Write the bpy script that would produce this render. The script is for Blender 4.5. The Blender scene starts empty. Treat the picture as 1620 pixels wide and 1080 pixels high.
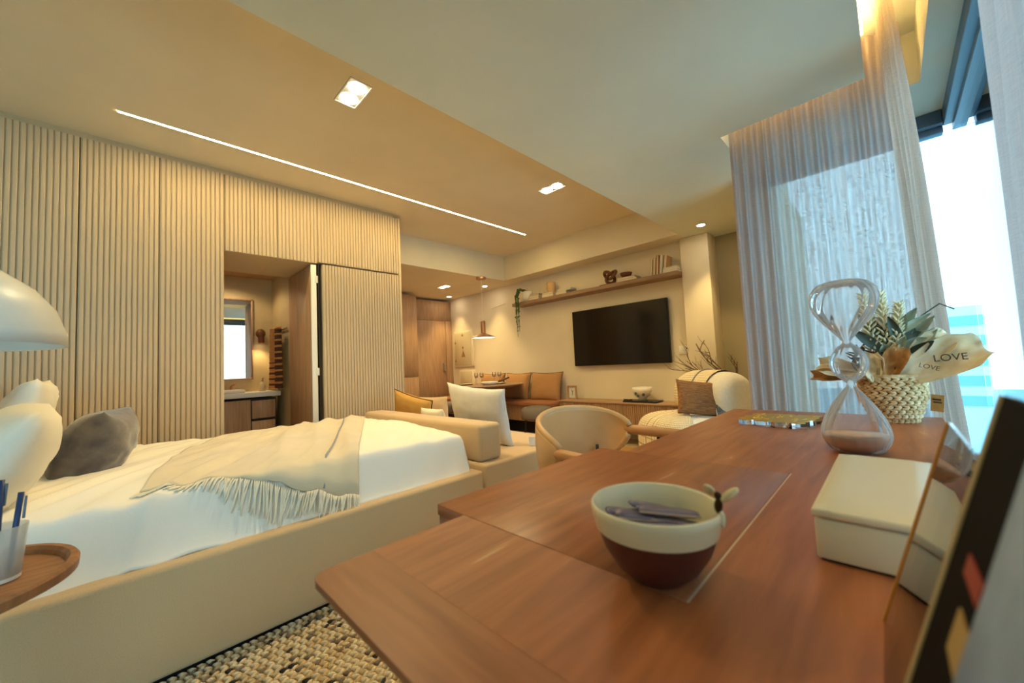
import bpy, bmesh, math, random
from mathutils import Vector, Matrix, noise
random.seed(7)
sc = bpy.context.scene
COL = sc.collection
PI = math.pi
# ------------------------------------------------------------------ camera, world, light, exposure
cam_d = bpy.data.cameras.new('camera'); cam = bpy.data.objects.new('camera', cam_d); COL.objects.link(cam)
yaw, pitch, roll = math.radians(-44.744), math.radians(3.432), math.radians(-2.719)
cy, sy, cp, sp, cr, sr = math.cos(yaw), math.sin(yaw), math.cos(pitch), math.sin(pitch), math.cos(roll), math.sin(roll)
fw = Vector((sy*cp, cy*cp, sp)); r0 = Vector((cy, -sy, 0)); u0 = r0.cross(fw)
rr = cr*r0 + sr*u0; uu = -sr*r0 + cr*u0
cam.matrix_world = Matrix(((rr.x, uu.x, -fw.x, 0), (rr.y, uu.y, -fw.y, 0), (rr.z, uu.z, -fw.z, 1.03), (0, 0, 0, 1)))
cam_d.sensor_width = 36; cam_d.lens = 606.9/1620*36; cam_d.clip_start = 0.02; cam_d.clip_end = 500
cam_d.dof.use_dof = True; cam_d.dof.focus_distance = 2.6; cam_d.dof.aperture_fstop = 3.2
sc.camera = cam
w = bpy.data.worlds.new('world'); sc.world = w; w.use_nodes = True
wn = w.node_tree; wn.nodes.clear()
wo = wn.nodes.new('ShaderNodeOutputWorld'); wb = wn.nodes.new('ShaderNodeBackground')
tc = wn.nodes.new('ShaderNodeTexCoord'); sx = wn.nodes.new('ShaderNodeSeparateXYZ'); cr_ = wn.nodes.new('ShaderNodeValToRGB')
cr_.color_ramp.elements[0].position = 0.0; cr_.color_ramp.elements[0].color = (0.50, 0.80, 0.92, 1)
cr_.color_ramp.elements[1].position = 0.8; cr_.color_ramp.elements[1].color = (0.42, 0.70, 0.92, 1)
wn.links.new(tc.outputs['Generated'], sx.inputs[0]); wn.links.new(sx.outputs['Z'], cr_.inputs[0])
wn.links.new(cr_.outputs[0], wb.inputs[0]); wb.inputs[1].default_value = 2.2
wn.links.new(wb.outputs[0], wo.inputs[0])
def arealight(name, loc, size, sizey, rot, energy, color, spread=None, portal=False):
    d = bpy.data.lights.new(name, 'AREA'); d.shape = 'RECTANGLE'; d.size = size; d.size_y = sizey
    d.energy = energy; d.color = color
    if spread: d.spread = spread
    if portal: d.cycles.is_portal = True
    o = bpy.data.objects.new(name, d); o.location = loc; o.rotation_euler = rot; COL.objects.link(o); return o
arealight('window_portal', (0.36, 0.6, 1.15), 5.5, 2.3, (PI/2, 0, PI/2), 1, (1, 1, 1), portal=True)
arealight('window_portal', (-0.17, 3.36, 1.15), 1.0, 2.3, (-PI/2, 0, 0), 1, (1, 1, 1), portal=True)
def spot(name, loc, energy, color, angle=90, blend=.6, size=.03, rot=(0, 0, 0)):
    d = bpy.data.lights.new(name, 'SPOT'); d.energy = energy; d.color = color; d.spot_size = math.radians(angle)
    d.spot_blend = blend; d.shadow_soft_size = size
    o = bpy.data.objects.new(name, d); o.location = loc; o.rotation_euler = rot; COL.objects.link(o); return o
WARM = (1.0, 0.74, 0.33)
vs = sc.view_settings
vs.view_transform = 'Standard'; vs.look = 'None'; vs.gamma = 1; vs.use_curve_mapping = False; vs.exposure = 1.28
# ------------------------------------------------------------------ materials
def lin(c):
    return tuple((x/12.92 if x <= .04045 else ((x+.055)/1.055)**2.4) for x in (v/255 for v in c))
def nodes(name):
    m = bpy.data.materials.new(name); m.use_nodes = True; t = m.node_tree; t.nodes.clear()
    out = t.nodes.new('ShaderNodeOutputMaterial'); return m, t, out
def mat(name, col, rough=.7, var=.0, vscale=6, stretch=(1, 1, 1), bump=0, bscale=80, metal=0, col2=None, detail=4, spec=.5, coat=0, bstretch=None, sheen=0, emit=0, trans=0, ior=1.45):
    m, t, out = nodes(name); L = t.links.new
    p = t.nodes.new('ShaderNodeBsdfPrincipled'); L(p.outputs[0], out.inputs[0])
    c = lin(col)
    p.inputs['Roughness'].default_value = rough; p.inputs['Metallic'].default_value = metal
    p.inputs['Specular IOR Level'].default_value = spec; p.inputs['Coat Weight'].default_value = coat
    p.inputs['Sheen Weight'].default_value = sheen; p.inputs['Transmission Weight'].default_value = trans; p.inputs['IOR'].default_value = ior
    p.inputs['Base Color'].default_value = (*c, 1)
    if emit: p.inputs['Emission Color'].default_value = (*c, 1); p.inputs['Emission Strength'].default_value = emit
    if var or col2 or bump:
        g = t.nodes.new('ShaderNodeTexCoord')
    if var or col2:
        mp = t.nodes.new('ShaderNodeMapping'); mp.inputs['Scale'].default_value = stretch; L(g.outputs['Object'], mp.inputs[0])
        n = t.nodes.new('ShaderNodeTexNoise'); n.inputs['Scale'].default_value = vscale; n.inputs['Detail'].default_value = detail
        L(mp.outputs[0], n.inputs[0])
        r = t.nodes.new('ShaderNodeValToRGB'); r.color_ramp.elements[0].position = .35; r.color_ramp.elements[1].position = .65
        b = lin(col2) if col2 else tuple(min(1, v*(1+var)) for v in c)
        a = c if col2 else tuple(v*(1-var) for v in c)
        r.color_ramp.elements[0].color = (*a, 1); r.color_ramp.elements[1].color = (*b, 1)
        L(n.outputs['Fac'], r.inputs[0]); L(r.outputs[0], p.inputs['Base Color'])
    if bump:
        mp2 = t.nodes.new('ShaderNodeMapping'); mp2.inputs['Scale'].default_value = bstretch or stretch; L(g.outputs['Object'], mp2.inputs[0])
        n2 = t.nodes.new('ShaderNodeTexNoise'); n2.inputs['Scale'].default_value = bscale; n2.inputs['Detail'].default_value = 3
        L(mp2.outputs[0], n2.inputs[0])
        bp = t.nodes.new('ShaderNodeBump'); bp.inputs['Strength'].default_value = bump; bp.inputs['Distance'].default_value = .01
        L(n2.outputs['Fac'], bp.inputs['Height']); L(bp.outputs[0], p.inputs['Normal'])
    return m
def emat(name, col, strength):
    m, t, out = nodes(name); e = t.nodes.new('ShaderNodeEmission'); e.inputs[0].default_value = (*col, 1); e.inputs[1].default_value = strength
    t.links.new(e.outputs[0], out.inputs[0]); return m
PLASTER = mat('plaster', (232, 219, 190), .85, var=.035, vscale=1.6, bump=.06, bscale=9)
SOFFIT_COOL = mat('soffit_daylit_plaster', (226, 230, 212), .8, var=.04, vscale=1.3, bump=.05, bscale=8)  # same plaster, with the cool daylight put into its colour
NICHE = mat('niche_wall_tone', (172, 160, 128), .85, var=.05, vscale=1.5)  # darker than the plaster of the other walls
TAUPE = mat('fluted_lacquer', (206, 183, 148), .5, var=.02, vscale=3)
TAUPE_IN = mat('carcass_taupe', (200, 176, 138), .6)
OAK = mat('oak_veneer', (166, 130, 96), .5, col2=(186, 150, 114), vscale=9, stretch=(6, 6, .35), bump=.03, bscale=60)
OAKH = mat('oak_veneer_lengthwise', (164, 130, 98), .5, col2=(184, 150, 116), vscale=8, stretch=(.4, 6, 6))
FLOORM = mat('floor_tile', (176, 156, 122), .45, var=.06, vscale=2)
BEDFAB = mat('bed_linen_upholstery', (216, 186, 142), .9, col2=(208, 177, 132), vscale=300, bump=.15, bscale=700, sheen=.3)
DUVETM = mat('white_cotton', (244, 240, 228), .85, bump=.05, bscale=120, sheen=.2)
PILLOWM = mat('ivory_cotton', (242, 237, 220), .85, bump=.04, bscale=100)
DARKV = mat('grey_brown_suede', (122, 112, 102), .9, col2=(84, 78, 78), vscale=14, detail=8, bump=.1, bscale=60, sheen=.6)
THROWM = mat('beige_wool', (228, 212, 178), .95, var=.05, vscale=5, bump=.25, bscale=420, sheen=.5)
THROWEDGE = mat('blue_grey_edging', (150, 158, 166), .9)
FRINGEM = mat('cream_fringe', (236, 228, 206), .95)
OCHRE = mat('ochre_linen', (206, 160, 84), .9, var=.05, bump=.1, bscale=300)
PIPE = mat('brown_piping', (110, 78, 42), .8)
WHITEC = mat('white_boucle', (238, 232, 216), .95, bump=.5, bscale=130, var=.03, vscale=40, sheen=.4)
TERRA = mat('terracotta_fabric', (164, 108, 70), .85, var=.04, bump=.08, bscale=300)
CARAMEL = mat('caramel_fabric', (180, 134, 84), .85, var=.05, bump=.08, bscale=300)
GREYF = mat('grey_upholstery', (124, 114, 102), .9, bump=.1, bscale=300)
LEATHER = mat('tan_leather', (222, 172, 114), .34, var=.05, vscale=8, bump=.05, bscale=120, coat=.25)
ARMWOOD = mat('tan_leather_arm', (196, 140, 88), .4, var=.05, vscale=8)
DARKMETAL = mat('dark_metal', (62, 60, 58), .4, metal=.8)
WICKER = mat('water_hyacinth', (236, 214, 172), .8, col2=(196, 162, 112), vscale=40, bump=.3, bscale=200)
JUTE = mat('jute', (206, 160, 92), .95, col2=(150, 106, 52), vscale=90, bump=.6, bscale=150)
TVM = mat('tv_glass', (10, 10, 11), .12, spec=.6)
TVF = mat('tv_bezel', (22, 22, 22), .4)
WHITEP = mat('white_plastic', (236, 232, 220), .4)
LAMPW = mat('lamp_white', (232, 234, 226), .35)
BRASS = mat('brass', (190, 150, 84), .3, metal=1)
COPPER = mat('satin_copper', (186, 142, 108), .35, metal=.8)
BLACK = mat('matte_black', (16, 16, 17), .45)
PRINTB = mat('black_paper', (12, 12, 13), .8, spec=.12)
GAPSHADE = mat('gap_shade_brown', (52, 44, 36), .8)  # dark colour standing in for shade in gaps and under bases
FRAMEM = mat('window_aluminium', (96, 116, 134), .45, metal=.2)
PAPER = mat('kraft_paper', (226, 208, 166), .8, col2=(238, 228, 200), vscale=18, bump=.1, bscale=50)
PAPERB = mat('kraft_paper_back', (176, 122, 66), .8, col2=(206, 160, 100), vscale=22)
INK = mat('ink', (70, 62, 52), .7)
LEAF1 = mat('eucalyptus_leaf', (168, 186, 168), .6, var=.12, vscale=20)
LEAF2 = mat('dark_leaf', (72, 88, 78), .6, var=.15, vscale=20)
SPIKE = mat('cream_bloom', (232, 224, 188), .8, var=.06, vscale=30)
STEMM = mat('dry_stem', (110, 84, 52), .8)
GOLDTOP = mat('gold_mirror', (226, 184, 84), .42, metal=1)
BOXM = mat('cream_leatherette', (232, 222, 190), .35, bump=.05, bscale=300)
MAROON = mat('maroon_stoneware', (92, 48, 38), .45, var=.06, vscale=30)
CREAMG = mat('cream_glaze', (232, 220, 182), .25, coat=.4)
SACHET = mat('lilac_foil', (120, 112, 134), .35, metal=.35)
SACHET2 = mat('foil_edge', (196, 180, 168), .4, metal=.2)
SAND = mat('pink_sand', (226, 186, 156), .9, bump=.1, bscale=600)
PLANTG = mat('trailing_leaf', (66, 96, 42), .6, var=.1)
DARKWOOD = mat('dark_carved_wood', (112, 66, 38), .5, var=.15, vscale=20)
BOOKP = mat('book_pages', (226, 214, 184), .8)
BOOKW = mat('book_cover_white', (226, 222, 212), .6)
BOOKB = mat('book_cover_buff', (206, 166, 116), .7)
BOOKO = mat('book_cover_rust', (176, 112, 66), .7)
BOOKG = mat('book_cover_pale', (216, 200, 162), .7)
STONEW = mat('white_stone', (236, 230, 214), .3)
TOWELA = mat('towel_rust', (196, 138, 78), .95, bump=.4, bscale=200)
TOWELB = mat('towel_brown', (86, 56, 36), .95, bump=.4, bscale=200)
MIRROR = mat('mirror', (235, 235, 230), .01, metal=1)
BATHW = mat('bath_tile', (196, 176, 132), .5, var=.04, vscale=5)
TRAYW = mat('walnut_tray', (168, 116, 74), .5, col2=(142, 98, 64), vscale=8, stretch=(8, .8, 1))
BLUEP = mat('blue_pen', (38, 62, 104), .3)
SHELFW = mat('shelf_walnut', (142, 112, 84), .55, col2=(160, 130, 100), vscale=8, stretch=(.5, 8, 8))
BARK = mat('dry_branch', (104, 84, 60), .85, var=.1, vscale=40)
RUGS = [mat('rug_cream', (238, 220, 184), .95, bump=.3, bscale=300), mat('rug_sand', (222, 196, 150), .95, bump=.3, bscale=300), mat('rug_charcoal', (64, 58, 60), .95, bump=.3, bscale=300), mat('rug_taupe', (140, 122, 104), .95)]
GLOW = emat('led_diffuser', (1.0, 0.74, 0.31), 56)
GLOWS = emat('lamp_face', (1.0, 0.86, 0.62), 30)
GLOWC = emat('cove_led', (1.0, 0.60, 0.20), 14)
def desk_wood():
    m, t, out = nodes('desk_wood'); L = t.links.new
    p = t.nodes.new('ShaderNodeBsdfPrincipled'); L(p.outputs[0], out.inputs[0])
    p.inputs['Roughness'].default_value = .38; p.inputs['Specular IOR Level'].default_value = .45
    g = t.nodes.new('ShaderNodeTexCoord'); mp = t.nodes.new('ShaderNodeMapping'); mp.inputs['Scale'].default_value = (14, 1.3, 14); L(g.outputs['Object'], mp.inputs[0])
    n = t.nodes.new('ShaderNodeTexNoise'); n.inputs['Scale'].default_value = 3; n.inputs['Detail'].default_value = 6; n.inputs['Distortion'].default_value = .4; L(mp.outputs[0], n.inputs[0])
    r = t.nodes.new('ShaderNodeValToRGB'); e = r.color_ramp.elements
    e[0].position = .3; e[0].color = (*lin((150, 88, 52)), 1); e[1].position = .6; e[1].color = (*lin((176, 108, 66)), 1)
    x = e.new(.7); x.color = (*lin((182, 116, 74)), 1); x = e.new(.76); x.color = (*lin((204, 158, 120)), 1)
    L(n.outputs['Fac'], r.inputs[0]); L(r.outputs[0], p.inputs['Base Color'])
    b = t.nodes.new('ShaderNodeBump'); b.inputs['Strength'].default_value = .05; L(n.outputs['Fac'], b.inputs['Height']); L(b.outputs[0], p.inputs['Normal'])
    return m
DESKW = desk_wood()
DESKW2 = desk_wood(); DESKW2.name = 'desk_end_grain'
for n_ in DESKW2.node_tree.nodes:
    if n_.type == 'MAPPING': n_.inputs['Scale'].default_value = (1.3, 14, 14)
    if n_.type == 'VALTORGB':
        for e_ in n_.color_ramp.elements: e_.color = tuple(c_*.86 for c_ in e_.color[:3])+(1,)
def curtain_mat(name, col, see):
    m, t, out = nodes(name); L = t.links.new
    d = t.nodes.new('ShaderNodeBsdfDiffuse'); d.inputs[0].default_value = (*lin(col), 1)
    tr = t.nodes.new('ShaderNodeBsdfTranslucent'); tr.inputs[0].default_value = (*lin(col), 1)
    tp = t.nodes.new('ShaderNodeBsdfTransparent')
    a = t.nodes.new('ShaderNodeMixShader'); a.inputs[0].default_value = .55; L(d.outputs[0], a.inputs[1]); L(tr.outputs[0], a.inputs[2])
    b = t.nodes.new('ShaderNodeMixShader'); L(a.outputs[0], b.inputs[1]); L(tp.outputs[0], b.inputs[2]); L(b.outputs[0], out.inputs[0])
    uv = t.nodes.new('ShaderNodeUVMap')
    sp_ = t.nodes.new('ShaderNodeSeparateXYZ'); L(uv.outputs[0], sp_.inputs[0])
    def thread(sock, sc_, ns):
        mp = t.nodes.new('ShaderNodeMapping'); mp.inputs['Scale'].default_value = ns; L(uv.outputs[0], mp.inputs[0])
        nz = t.nodes.new('ShaderNodeTexNoise'); nz.inputs['Scale'].default_value = 1; nz.inputs['Detail'].default_value = 2; L(mp.outputs[0], nz.inputs[0])
        return nz.outputs['Fac']
    v = thread('X', 1, (420, 8, 1)); h = thread('Y', 1, (26, 300, 1))
    ad = t.nodes.new('ShaderNodeMath'); ad.operation = 'ADD'; L(v, ad.inputs[0]); L(h, ad.inputs[1])
    mr = t.nodes.new('ShaderNodeMapRange'); mr.inputs[1].default_value = .75; mr.inputs[2].default_value = 1.25; mr.inputs[3].default_value = max(0, see-.12); mr.inputs[4].default_value = see+.14
    L(ad.outputs[0], mr.inputs[0]); L(mr.outputs[0], b.inputs[0])
    return m
CURT = curtain_mat('sheer_linen', (196, 184, 182), .05)
CURT2 = curtain_mat('sheer_linen_bundle', (206, 194, 184), .07)
def glass_mat(name, tint=(.93, .98, 1.0), refl=1.0):
    m, t, out = nodes(name); L = t.links.new
    tp = t.nodes.new('ShaderNodeBsdfTransparent'); tp.inputs[0].default_value = (*tint, 1)
    gl = t.nodes.new('ShaderNodeBsdfGlossy'); gl.inputs['Roughness'].default_value = .02
    f = t.nodes.new('ShaderNodeFresnel'); f.inputs[0].default_value = 1.5
    mu = t.nodes.new('ShaderNodeMath'); mu.operation = 'MULTIPLY'; mu.inputs[1].default_value = refl; mu.use_clamp = True; L(f.outputs[0], mu.inputs[0])
    mx = t.nodes.new('ShaderNodeMixShader'); L(mu.outputs[0], mx.inputs[0]); L(tp.outputs[0], mx.inputs[1]); L(gl.outputs[0], mx.inputs[2]); L(mx.outputs[0], out.inputs[0])
    return m
PANE = glass_mat('window_pane', (.94, .985, 1.0), 1.2)
PANE2 = glass_mat('clear_acrylic_sheet', (.97, .96, .93), 1.3)
def cup_mat():
    m, t, out = nodes('frosted_cup'); L = t.links.new
    tp = t.nodes.new('ShaderNodeBsdfTransparent'); d = t.nodes.new('ShaderNodeBsdfTranslucent'); d.inputs[0].default_value = (.8, .86, .88, 1)
    g = t.nodes.new('ShaderNodeBsdfPrincipled'); g.inputs['Base Color'].default_value = (.72, .78, .80, 1); g.inputs['Roughness'].default_value = .3
    a = t.nodes.new('ShaderNodeMixShader'); a.inputs[0].default_value = .5; L(d.outputs[0], a.inputs[1]); L(g.outputs[0], a.inputs[2])
    b = t.nodes.new('ShaderNodeMixShader'); b.inputs[0].default_value = .45; L(tp.outputs[0], b.inputs[1]); L(a.outputs[0], b.inputs[2]); L(b.outputs[0], out.inputs[0])
    return m
CUPM = cup_mat()
EDGEG = mat('pane_edge', (236, 248, 250), .1, trans=1, ior=1.3)
def blown():
    m, t, out = nodes('blown_glass_rim_light'); L = t.links.new
    tp = t.nodes.new('ShaderNodeBsdfTransparent'); tp.inputs[0].default_value = (.985, .99, .995, 1)
    gl = t.nodes.new('ShaderNodeBsdfGlossy'); gl.inputs['Roughness'].default_value = .03
    f = t.nodes.new('ShaderNodeFresnel'); f.inputs[0].default_value = 1.45
    mx = t.nodes.new('ShaderNodeMixShader'); L(f.outputs[0], mx.inputs[0]); L(tp.outputs[0], mx.inputs[1]); L(gl.outputs[0], mx.inputs[2])
    df = t.nodes.new('ShaderNodeBsdfDiffuse'); df.inputs[0].default_value = (.93, .96, .97, 1); tl = t.nodes.new('ShaderNodeBsdfTranslucent'); tl.inputs[0].default_value = (.95, .98, 1, 1)
    m3 = t.nodes.new('ShaderNodeMixShader'); L(df.outputs[0], m3.inputs[1]); L(tl.outputs[0], m3.inputs[2])
    lw = t.nodes.new('ShaderNodeLayerWeight'); lw.inputs[0].default_value = .25
    mr = t.nodes.new('ShaderNodeMapRange'); mr.inputs[3].default_value = .04; mr.inputs[4].default_value = .55; L(lw.outputs['Facing'], mr.inputs[0])  # white mixed in towards the edges imitates bright window reflections
    m2 = t.nodes.new('ShaderNodeMixShader'); L(mr.outputs[0], m2.inputs[0]); L(mx.outputs[0], m2.inputs[1]); L(m3.outputs[0], m2.inputs[2]); L(m2.outputs[0], out.inputs[0])
    return m
GLASS = blown()
ACRY = mat('clear_acrylic', (236, 246, 250), .03, trans=1, ior=1.49)
# ------------------------------------------------------------------ mesh helpers
class MB:
    def __init__(s): s.v = []; s.f = []; s.m = []; s.uv = None
    def add(s, vs_, fs, mi=0):
        o = len(s.v); s.v += [tuple(x) for x in vs_]; s.f += [tuple(i+o for i in f) for f in fs]; s.m += [mi]*len(fs); return s
    def box(s, x0, x1, y0, y1, z0, z1, mi=0):
        return s.add([(x0, y0, z0), (x1, y0, z0), (x1, y1, z0), (x0, y1, z0), (x0, y0, z1), (x1, y0, z1), (x1, y1, z1), (x0, y1, z1)],
                     [(3, 2, 1, 0), (4, 5, 6, 7), (0, 1, 5, 4), (1, 2, 6, 5), (2, 3, 7, 6), (3, 0, 4, 7)], mi)
    def obox(s, c, d, M3, mi=0):
        vs_ = [Vector(c) + M3 @ Vector((sx_*d[0]/2, sy_*d[1]/2, sz_*d[2]/2)) for sz_ in (-1, 1) for sx_, sy_ in ((-1, -1), (1, -1), (1, 1), (-1, 1))]
        return s.add(vs_, [(3, 2, 1, 0), (4, 5, 6, 7), (0, 1, 5, 4), (1, 2, 6, 5), (2, 3, 7, 6), (3, 0, 4, 7)], mi)
    def lathe(s, prof, n=32, c=(0, 0, 0), mi=0, twist=None, cap=False):
        o = len(s.v)
        for j, (r, z) in enumerate(prof):
            for i in range(n):
                a = 2*PI*i/n; q = twist(a, j, z, r) if twist else r
                s.v.append((c[0]+q*math.cos(a), c[1]+q*math.sin(a), c[2]+z))
        for j in range(len(prof)-1):
            for i in range(n):
                a, b = o+j*n+i, o+j*n+(i+1) % n
                s.f.append((a, b, b+n, a+n)); s.m.append(mi)
        if cap:
            s.f.append(tuple(o+i for i in range(n))[::-1]); s.f.append(tuple(o+(len(prof)-1)*n+i for i in range(n))); s.m += [mi, mi]
        return s
    def tube(s, pts, rad, n=6, mi=0, cap=True):
        pts = [Vector(p) for p in pts]; o = len(s.v)
        rad = rad if isinstance(rad, (list, tuple)) else [rad]*len(pts)
        up = Vector((0, 0, 1)); d0 = (pts[1]-pts[0]).normalized()
        if abs(d0.dot(up)) > .95: up = Vector((1, 0, 0))
        for j, p in enumerate(pts):
            d = (pts[min(j+1, len(pts)-1)]-pts[max(j-1, 0)]).normalized()
            a = d.cross(up).normalized(); b = a.cross(d).normalized(); up = b
            for i in range(n):
                t = 2*PI*i/n; s.v.append(tuple(p+rad[j]*(math.cos(t)*a+math.sin(t)*b)))
        for j in range(len(pts)-1):
            for i in range(n):
                q, q2 = o+j*n+i, o+j*n+(i+1) % n
                s.f.append((q, q2, q2+n, q+n)); s.m.append(mi)
        if cap:
            s.f.append(tuple(o+i for i in range(n))[::-1]); s.f.append(tuple(o+(len(pts)-1)*n+i for i in range(n))); s.m += [mi, mi]
        return s
    def grid(s, fn, nu, nv, mi=0, closed=False):
        o = len(s.v)
        for j in range(nv+1):
            for i in range(nu+1): s.v.append(tuple(fn(i/nu, j/nv)))
        for j in range(nv):
            for i in range(nu):
                a = o+j*(nu+1)+i; s.f.append((a, a+1, a+nu+2, a+nu+1)); s.m.append(mi)
        return s
    def ell(s, c, r, M3=None, nu=8, nv=5, mi=0, e=1.0):
        o = len(s.v); M3 = M3 or Matrix.Identity(3); c = Vector(c)
        def pw(x): return math.copysign(abs(x)**e, x)
        for j in range(nv+1):
            ph = -PI/2+PI*j/nv
            for i in range(nu):
                th = 2*PI*i/nu
                s.v.append(tuple(c+M3 @ Vector((r[0]*pw(math.cos(ph))*pw(math.cos(th)), r[1]*pw(math.cos(ph))*pw(math.sin(th)), r[2]*pw(math.sin(ph))))))
        for j in range(nv):
            for i in range(nu):
                a, b = o+j*nu+i, o+j*nu+(i+1) % nu
                s.f.append((a, b, b+nu, a+nu)); s.m.append(mi)
        return s
    def prism(s, poly, z0, z1, mi=0):
        n = len(poly)
        return s.add([(x, y, z0) for x, y in poly]+[(x, y, z1) for x, y in poly],
                     [tuple(range(n))[::-1], tuple(range(n, 2*n))]+[(i, (i+1) % n, (i+1) % n+n, i+n) for i in range(n)], mi)
    def build(s, name, mats, parent=None, smooth=False, bevel=0, seg=2, solid=0, sub=0, local=False, loc=None, weld=False, autos=None):
        me = bpy.data.meshes.new(name); me.from_pydata(s.v, [], s.f)
        mats = mats if isinstance(mats, (list, tuple)) else [mats]
        for m_ in mats: me.materials.append(m_)
        if len(mats) > 1: me.polygons.foreach_set('material_index', s.m)
        if weld or bevel:
            bm = bmesh.new(); bm.from_mesh(me)
            if weld: bmesh.ops.remove_doubles(bm, verts=bm.verts, dist=1e-5)
            if bevel:
                bmesh.ops.bevel(bm, geom=list(bm.edges), offset=bevel, segments=seg, profile=.5, affect='EDGES', clamp_overlap=True)
            bm.normal_update(); bm.to_mesh(me); bm.free()
        if smooth or bevel: me.polygons.foreach_set('use_smooth', [True]*len(me.polygons))
        if bevel and not smooth:
            me.polygons.foreach_set('use_smooth', [True]*len(me.polygons)); me.set_sharp_from_angle(angle=math.radians(50))
        me.update()
        o = bpy.data.objects.new(name, me); COL.objects.link(o)
        if solid:
            md = o.modifiers.new('s', 'SOLIDIFY'); md.thickness = solid; md.offset = 0
        if sub:
            md = o.modifiers.new('u', 'SUBSURF'); md.levels = sub; md.render_levels = sub
        if parent:
            o.parent = parent
            if not local:
                q = parent; off = Vector((0, 0, 0))
                while q: off += q.location; q = q.parent
                o.location = -off
        if loc: o.location = loc
        return o
def tag(o, label=None, cat=None, group=None, kind=None):
    if label: o['label'] = label
    if cat: o['category'] = cat
    if group: o['group'] = group
    if kind: o['kind'] = kind
    return o
def thing(name, loc, label, cat, group=None, rz=0):
    o = bpy.data.objects.new(name, None); o.location = loc; o.rotation_euler = (0, 0, rz); o.empty_display_size = .05
    COL.objects.link(o); return tag(o, label, cat, group)
def struct(name, mb, m, **k): return tag(mb.build(name, m, **k), kind='structure')
def copy_tree(o, parent=None):
    c = o.copy(); COL.objects.link(c)
    if parent: c.parent = parent
    for ch in list(o.children): copy_tree(ch, c)
    return c
def B(*a, mi=0): return MB().box(*a, mi=mi)
def R3(x=0, y=0, z=0): return Matrix.Rotation(z, 3, 'Z') @ Matrix.Rotation(y, 3, 'Y') @ Matrix.Rotation(x, 3, 'X')
# ------------------------------------------------------------------ room shell
S, U = 2.383, 2.774
struct('floor', B(-7.2, .6, -2.6, 5, -.08, 0), FLOORM)
# tile joints: thin recessed lines as separate tiles near the visible strip
struct('ceiling', B(-4.6, -1.55, -2.6, 4.4, U, U+.1), PLASTER)
sf = MB()
sf.box(-1.6, -.667, -2.6, 5, S, U+.1); sf.box(-.667, 0, -2.6, 2.61, S, U+.1)
sf.box(.2, .5, -2.6, 3.5, S, U+.1); sf.box(-.667, .2, 2.87, 3.5, S, U+.1); sf.box(-.667, .2, -2.6, 2.87, 2.66, U+.1)
struct('trim_1', sf, SOFFIT_COOL)
struct('trim_2', B(-7.2, -4.37, 2.14, 5, S, U+.1), PLASTER)
struct('trim_3', B(-4.37, -1.6, 4.3, 5, S, U+.1), PLASTER)
struct('wall_back', B(-7.2, -1.66, 4.6, 4.75, 0, S), PLASTER)
struct('trim_4', B(-1.66, -1.36, 4.5, 4.9, 0, S), PLASTER, bevel=.004)
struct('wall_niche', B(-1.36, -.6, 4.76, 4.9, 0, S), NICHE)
struct('wall_right', B(-.66, -.56, 3.34, 4.9, 0, S), PLASTER)
struct('wall_front', B(-7.2, .6, -2.7, -2.5, 0, U), PLASTER)
struct('wall_entry', B(-7.2, -6.5, 2.0, 5, 0, S), PLASTER)
struct('wall_left', MB().box(-7.2, -4.62, 2.14, 2.2, 0, S).box(-4.75, -4.62, -2.6, .3, 0, U), PLASTER)
struct('trim_5', B(-4.6, -3.868, -2.6, 2.10, 2.735, U), TAUPE_IN)
# entry door and panelling
en = thing('door_2', (-6.25, 4.22, 0), None, None); tag(en, kind='structure')
B(-6.5, -6.25, 3.62, 4.6, 1.955, 2.34).build('overdoor_panel', OAK, en, bevel=.002, seg=1)
B(-6.5, -6.255, 3.66, 4.45, 0, 1.95).build('door_leaf', OAK, en, bevel=.002, seg=1)
B(-6.5, -6.24, 4.46, 4.6, 0, 1.95).build('side_panel', OAK, en, bevel=.002, seg=1)
h = MB().box(-6.25, -6.20, 4.37, 4.40, .96, 1.12).build('door_handle', mat('satin_steel', (200, 196, 188), .3, metal=1), en, bevel=.004)
ec = thing('entry_cabinet', (-6.1, 3, 0), 'tall oak cabinet beside the entry door, past the fluted wardrobe end', 'cabinet')
B(-6.49, -5.94, 2.25, 3.615, .0, 2.34).build('body', OAK, ec)
for (a, b) in ((2.25, 2.9), (2.91, 3.615)):
    B(-5.94, -5.92, a, b, .9, 2.31).build('door', OAK, ec, bevel=.002, seg=1)
    B(-5.94, -5.92, a, b, .06, .89).build('door', OAK, ec, bevel=.002, seg=1)
# ------------------------------------------------------------------ fluted wardrobes
XW = -3.85
def fluted(y0, y1, z0, z1):
    n = max(1, round((y1-y0-.006)/.029)); p = (y1-y0-.006)/n; ys = []
    pts = []
    for i in range(n):
        a = y0+.003+i*p
        pts += [(a, XW-.012), (a+p*.14, XW-.012), (a+p*.18, XW-.003), (a+p*.30, XW-.0004), (a+p*.57, XW), (a+p*.84, XW-.0004), (a+p*.96, XW-.003)]
    pts += [(y1-.003, XW-.012)]
    mb = MB(); m_ = len(pts)
    vs_ = [(x, y, z0) for y, x in pts]+[(x, y, z1) for y, x in pts]
    fs = [(i, i+1, i+1+m_, i+m_) for i in range(m_-1)]
    mb.add(vs_, fs)
    mb.box(XW-.024, XW-.0125, y0+.003, y1-.003, z0, z1)
    top = [(x, y, z1) for y, x in pts]; 
    mb.add(top+[(XW-.014, y1-.003, z1), (XW-.014, y0+.003, z1)], [tuple(range(len(top)+2))])
    mb.add([(x, y, z0) for x, y, z in top]+[(XW-.014, y1-.003, z0), (XW-.014, y0+.003, z0)], [tuple(range(len(top)+2))[::-1]])
    return mb
ZT = 2.732
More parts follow.
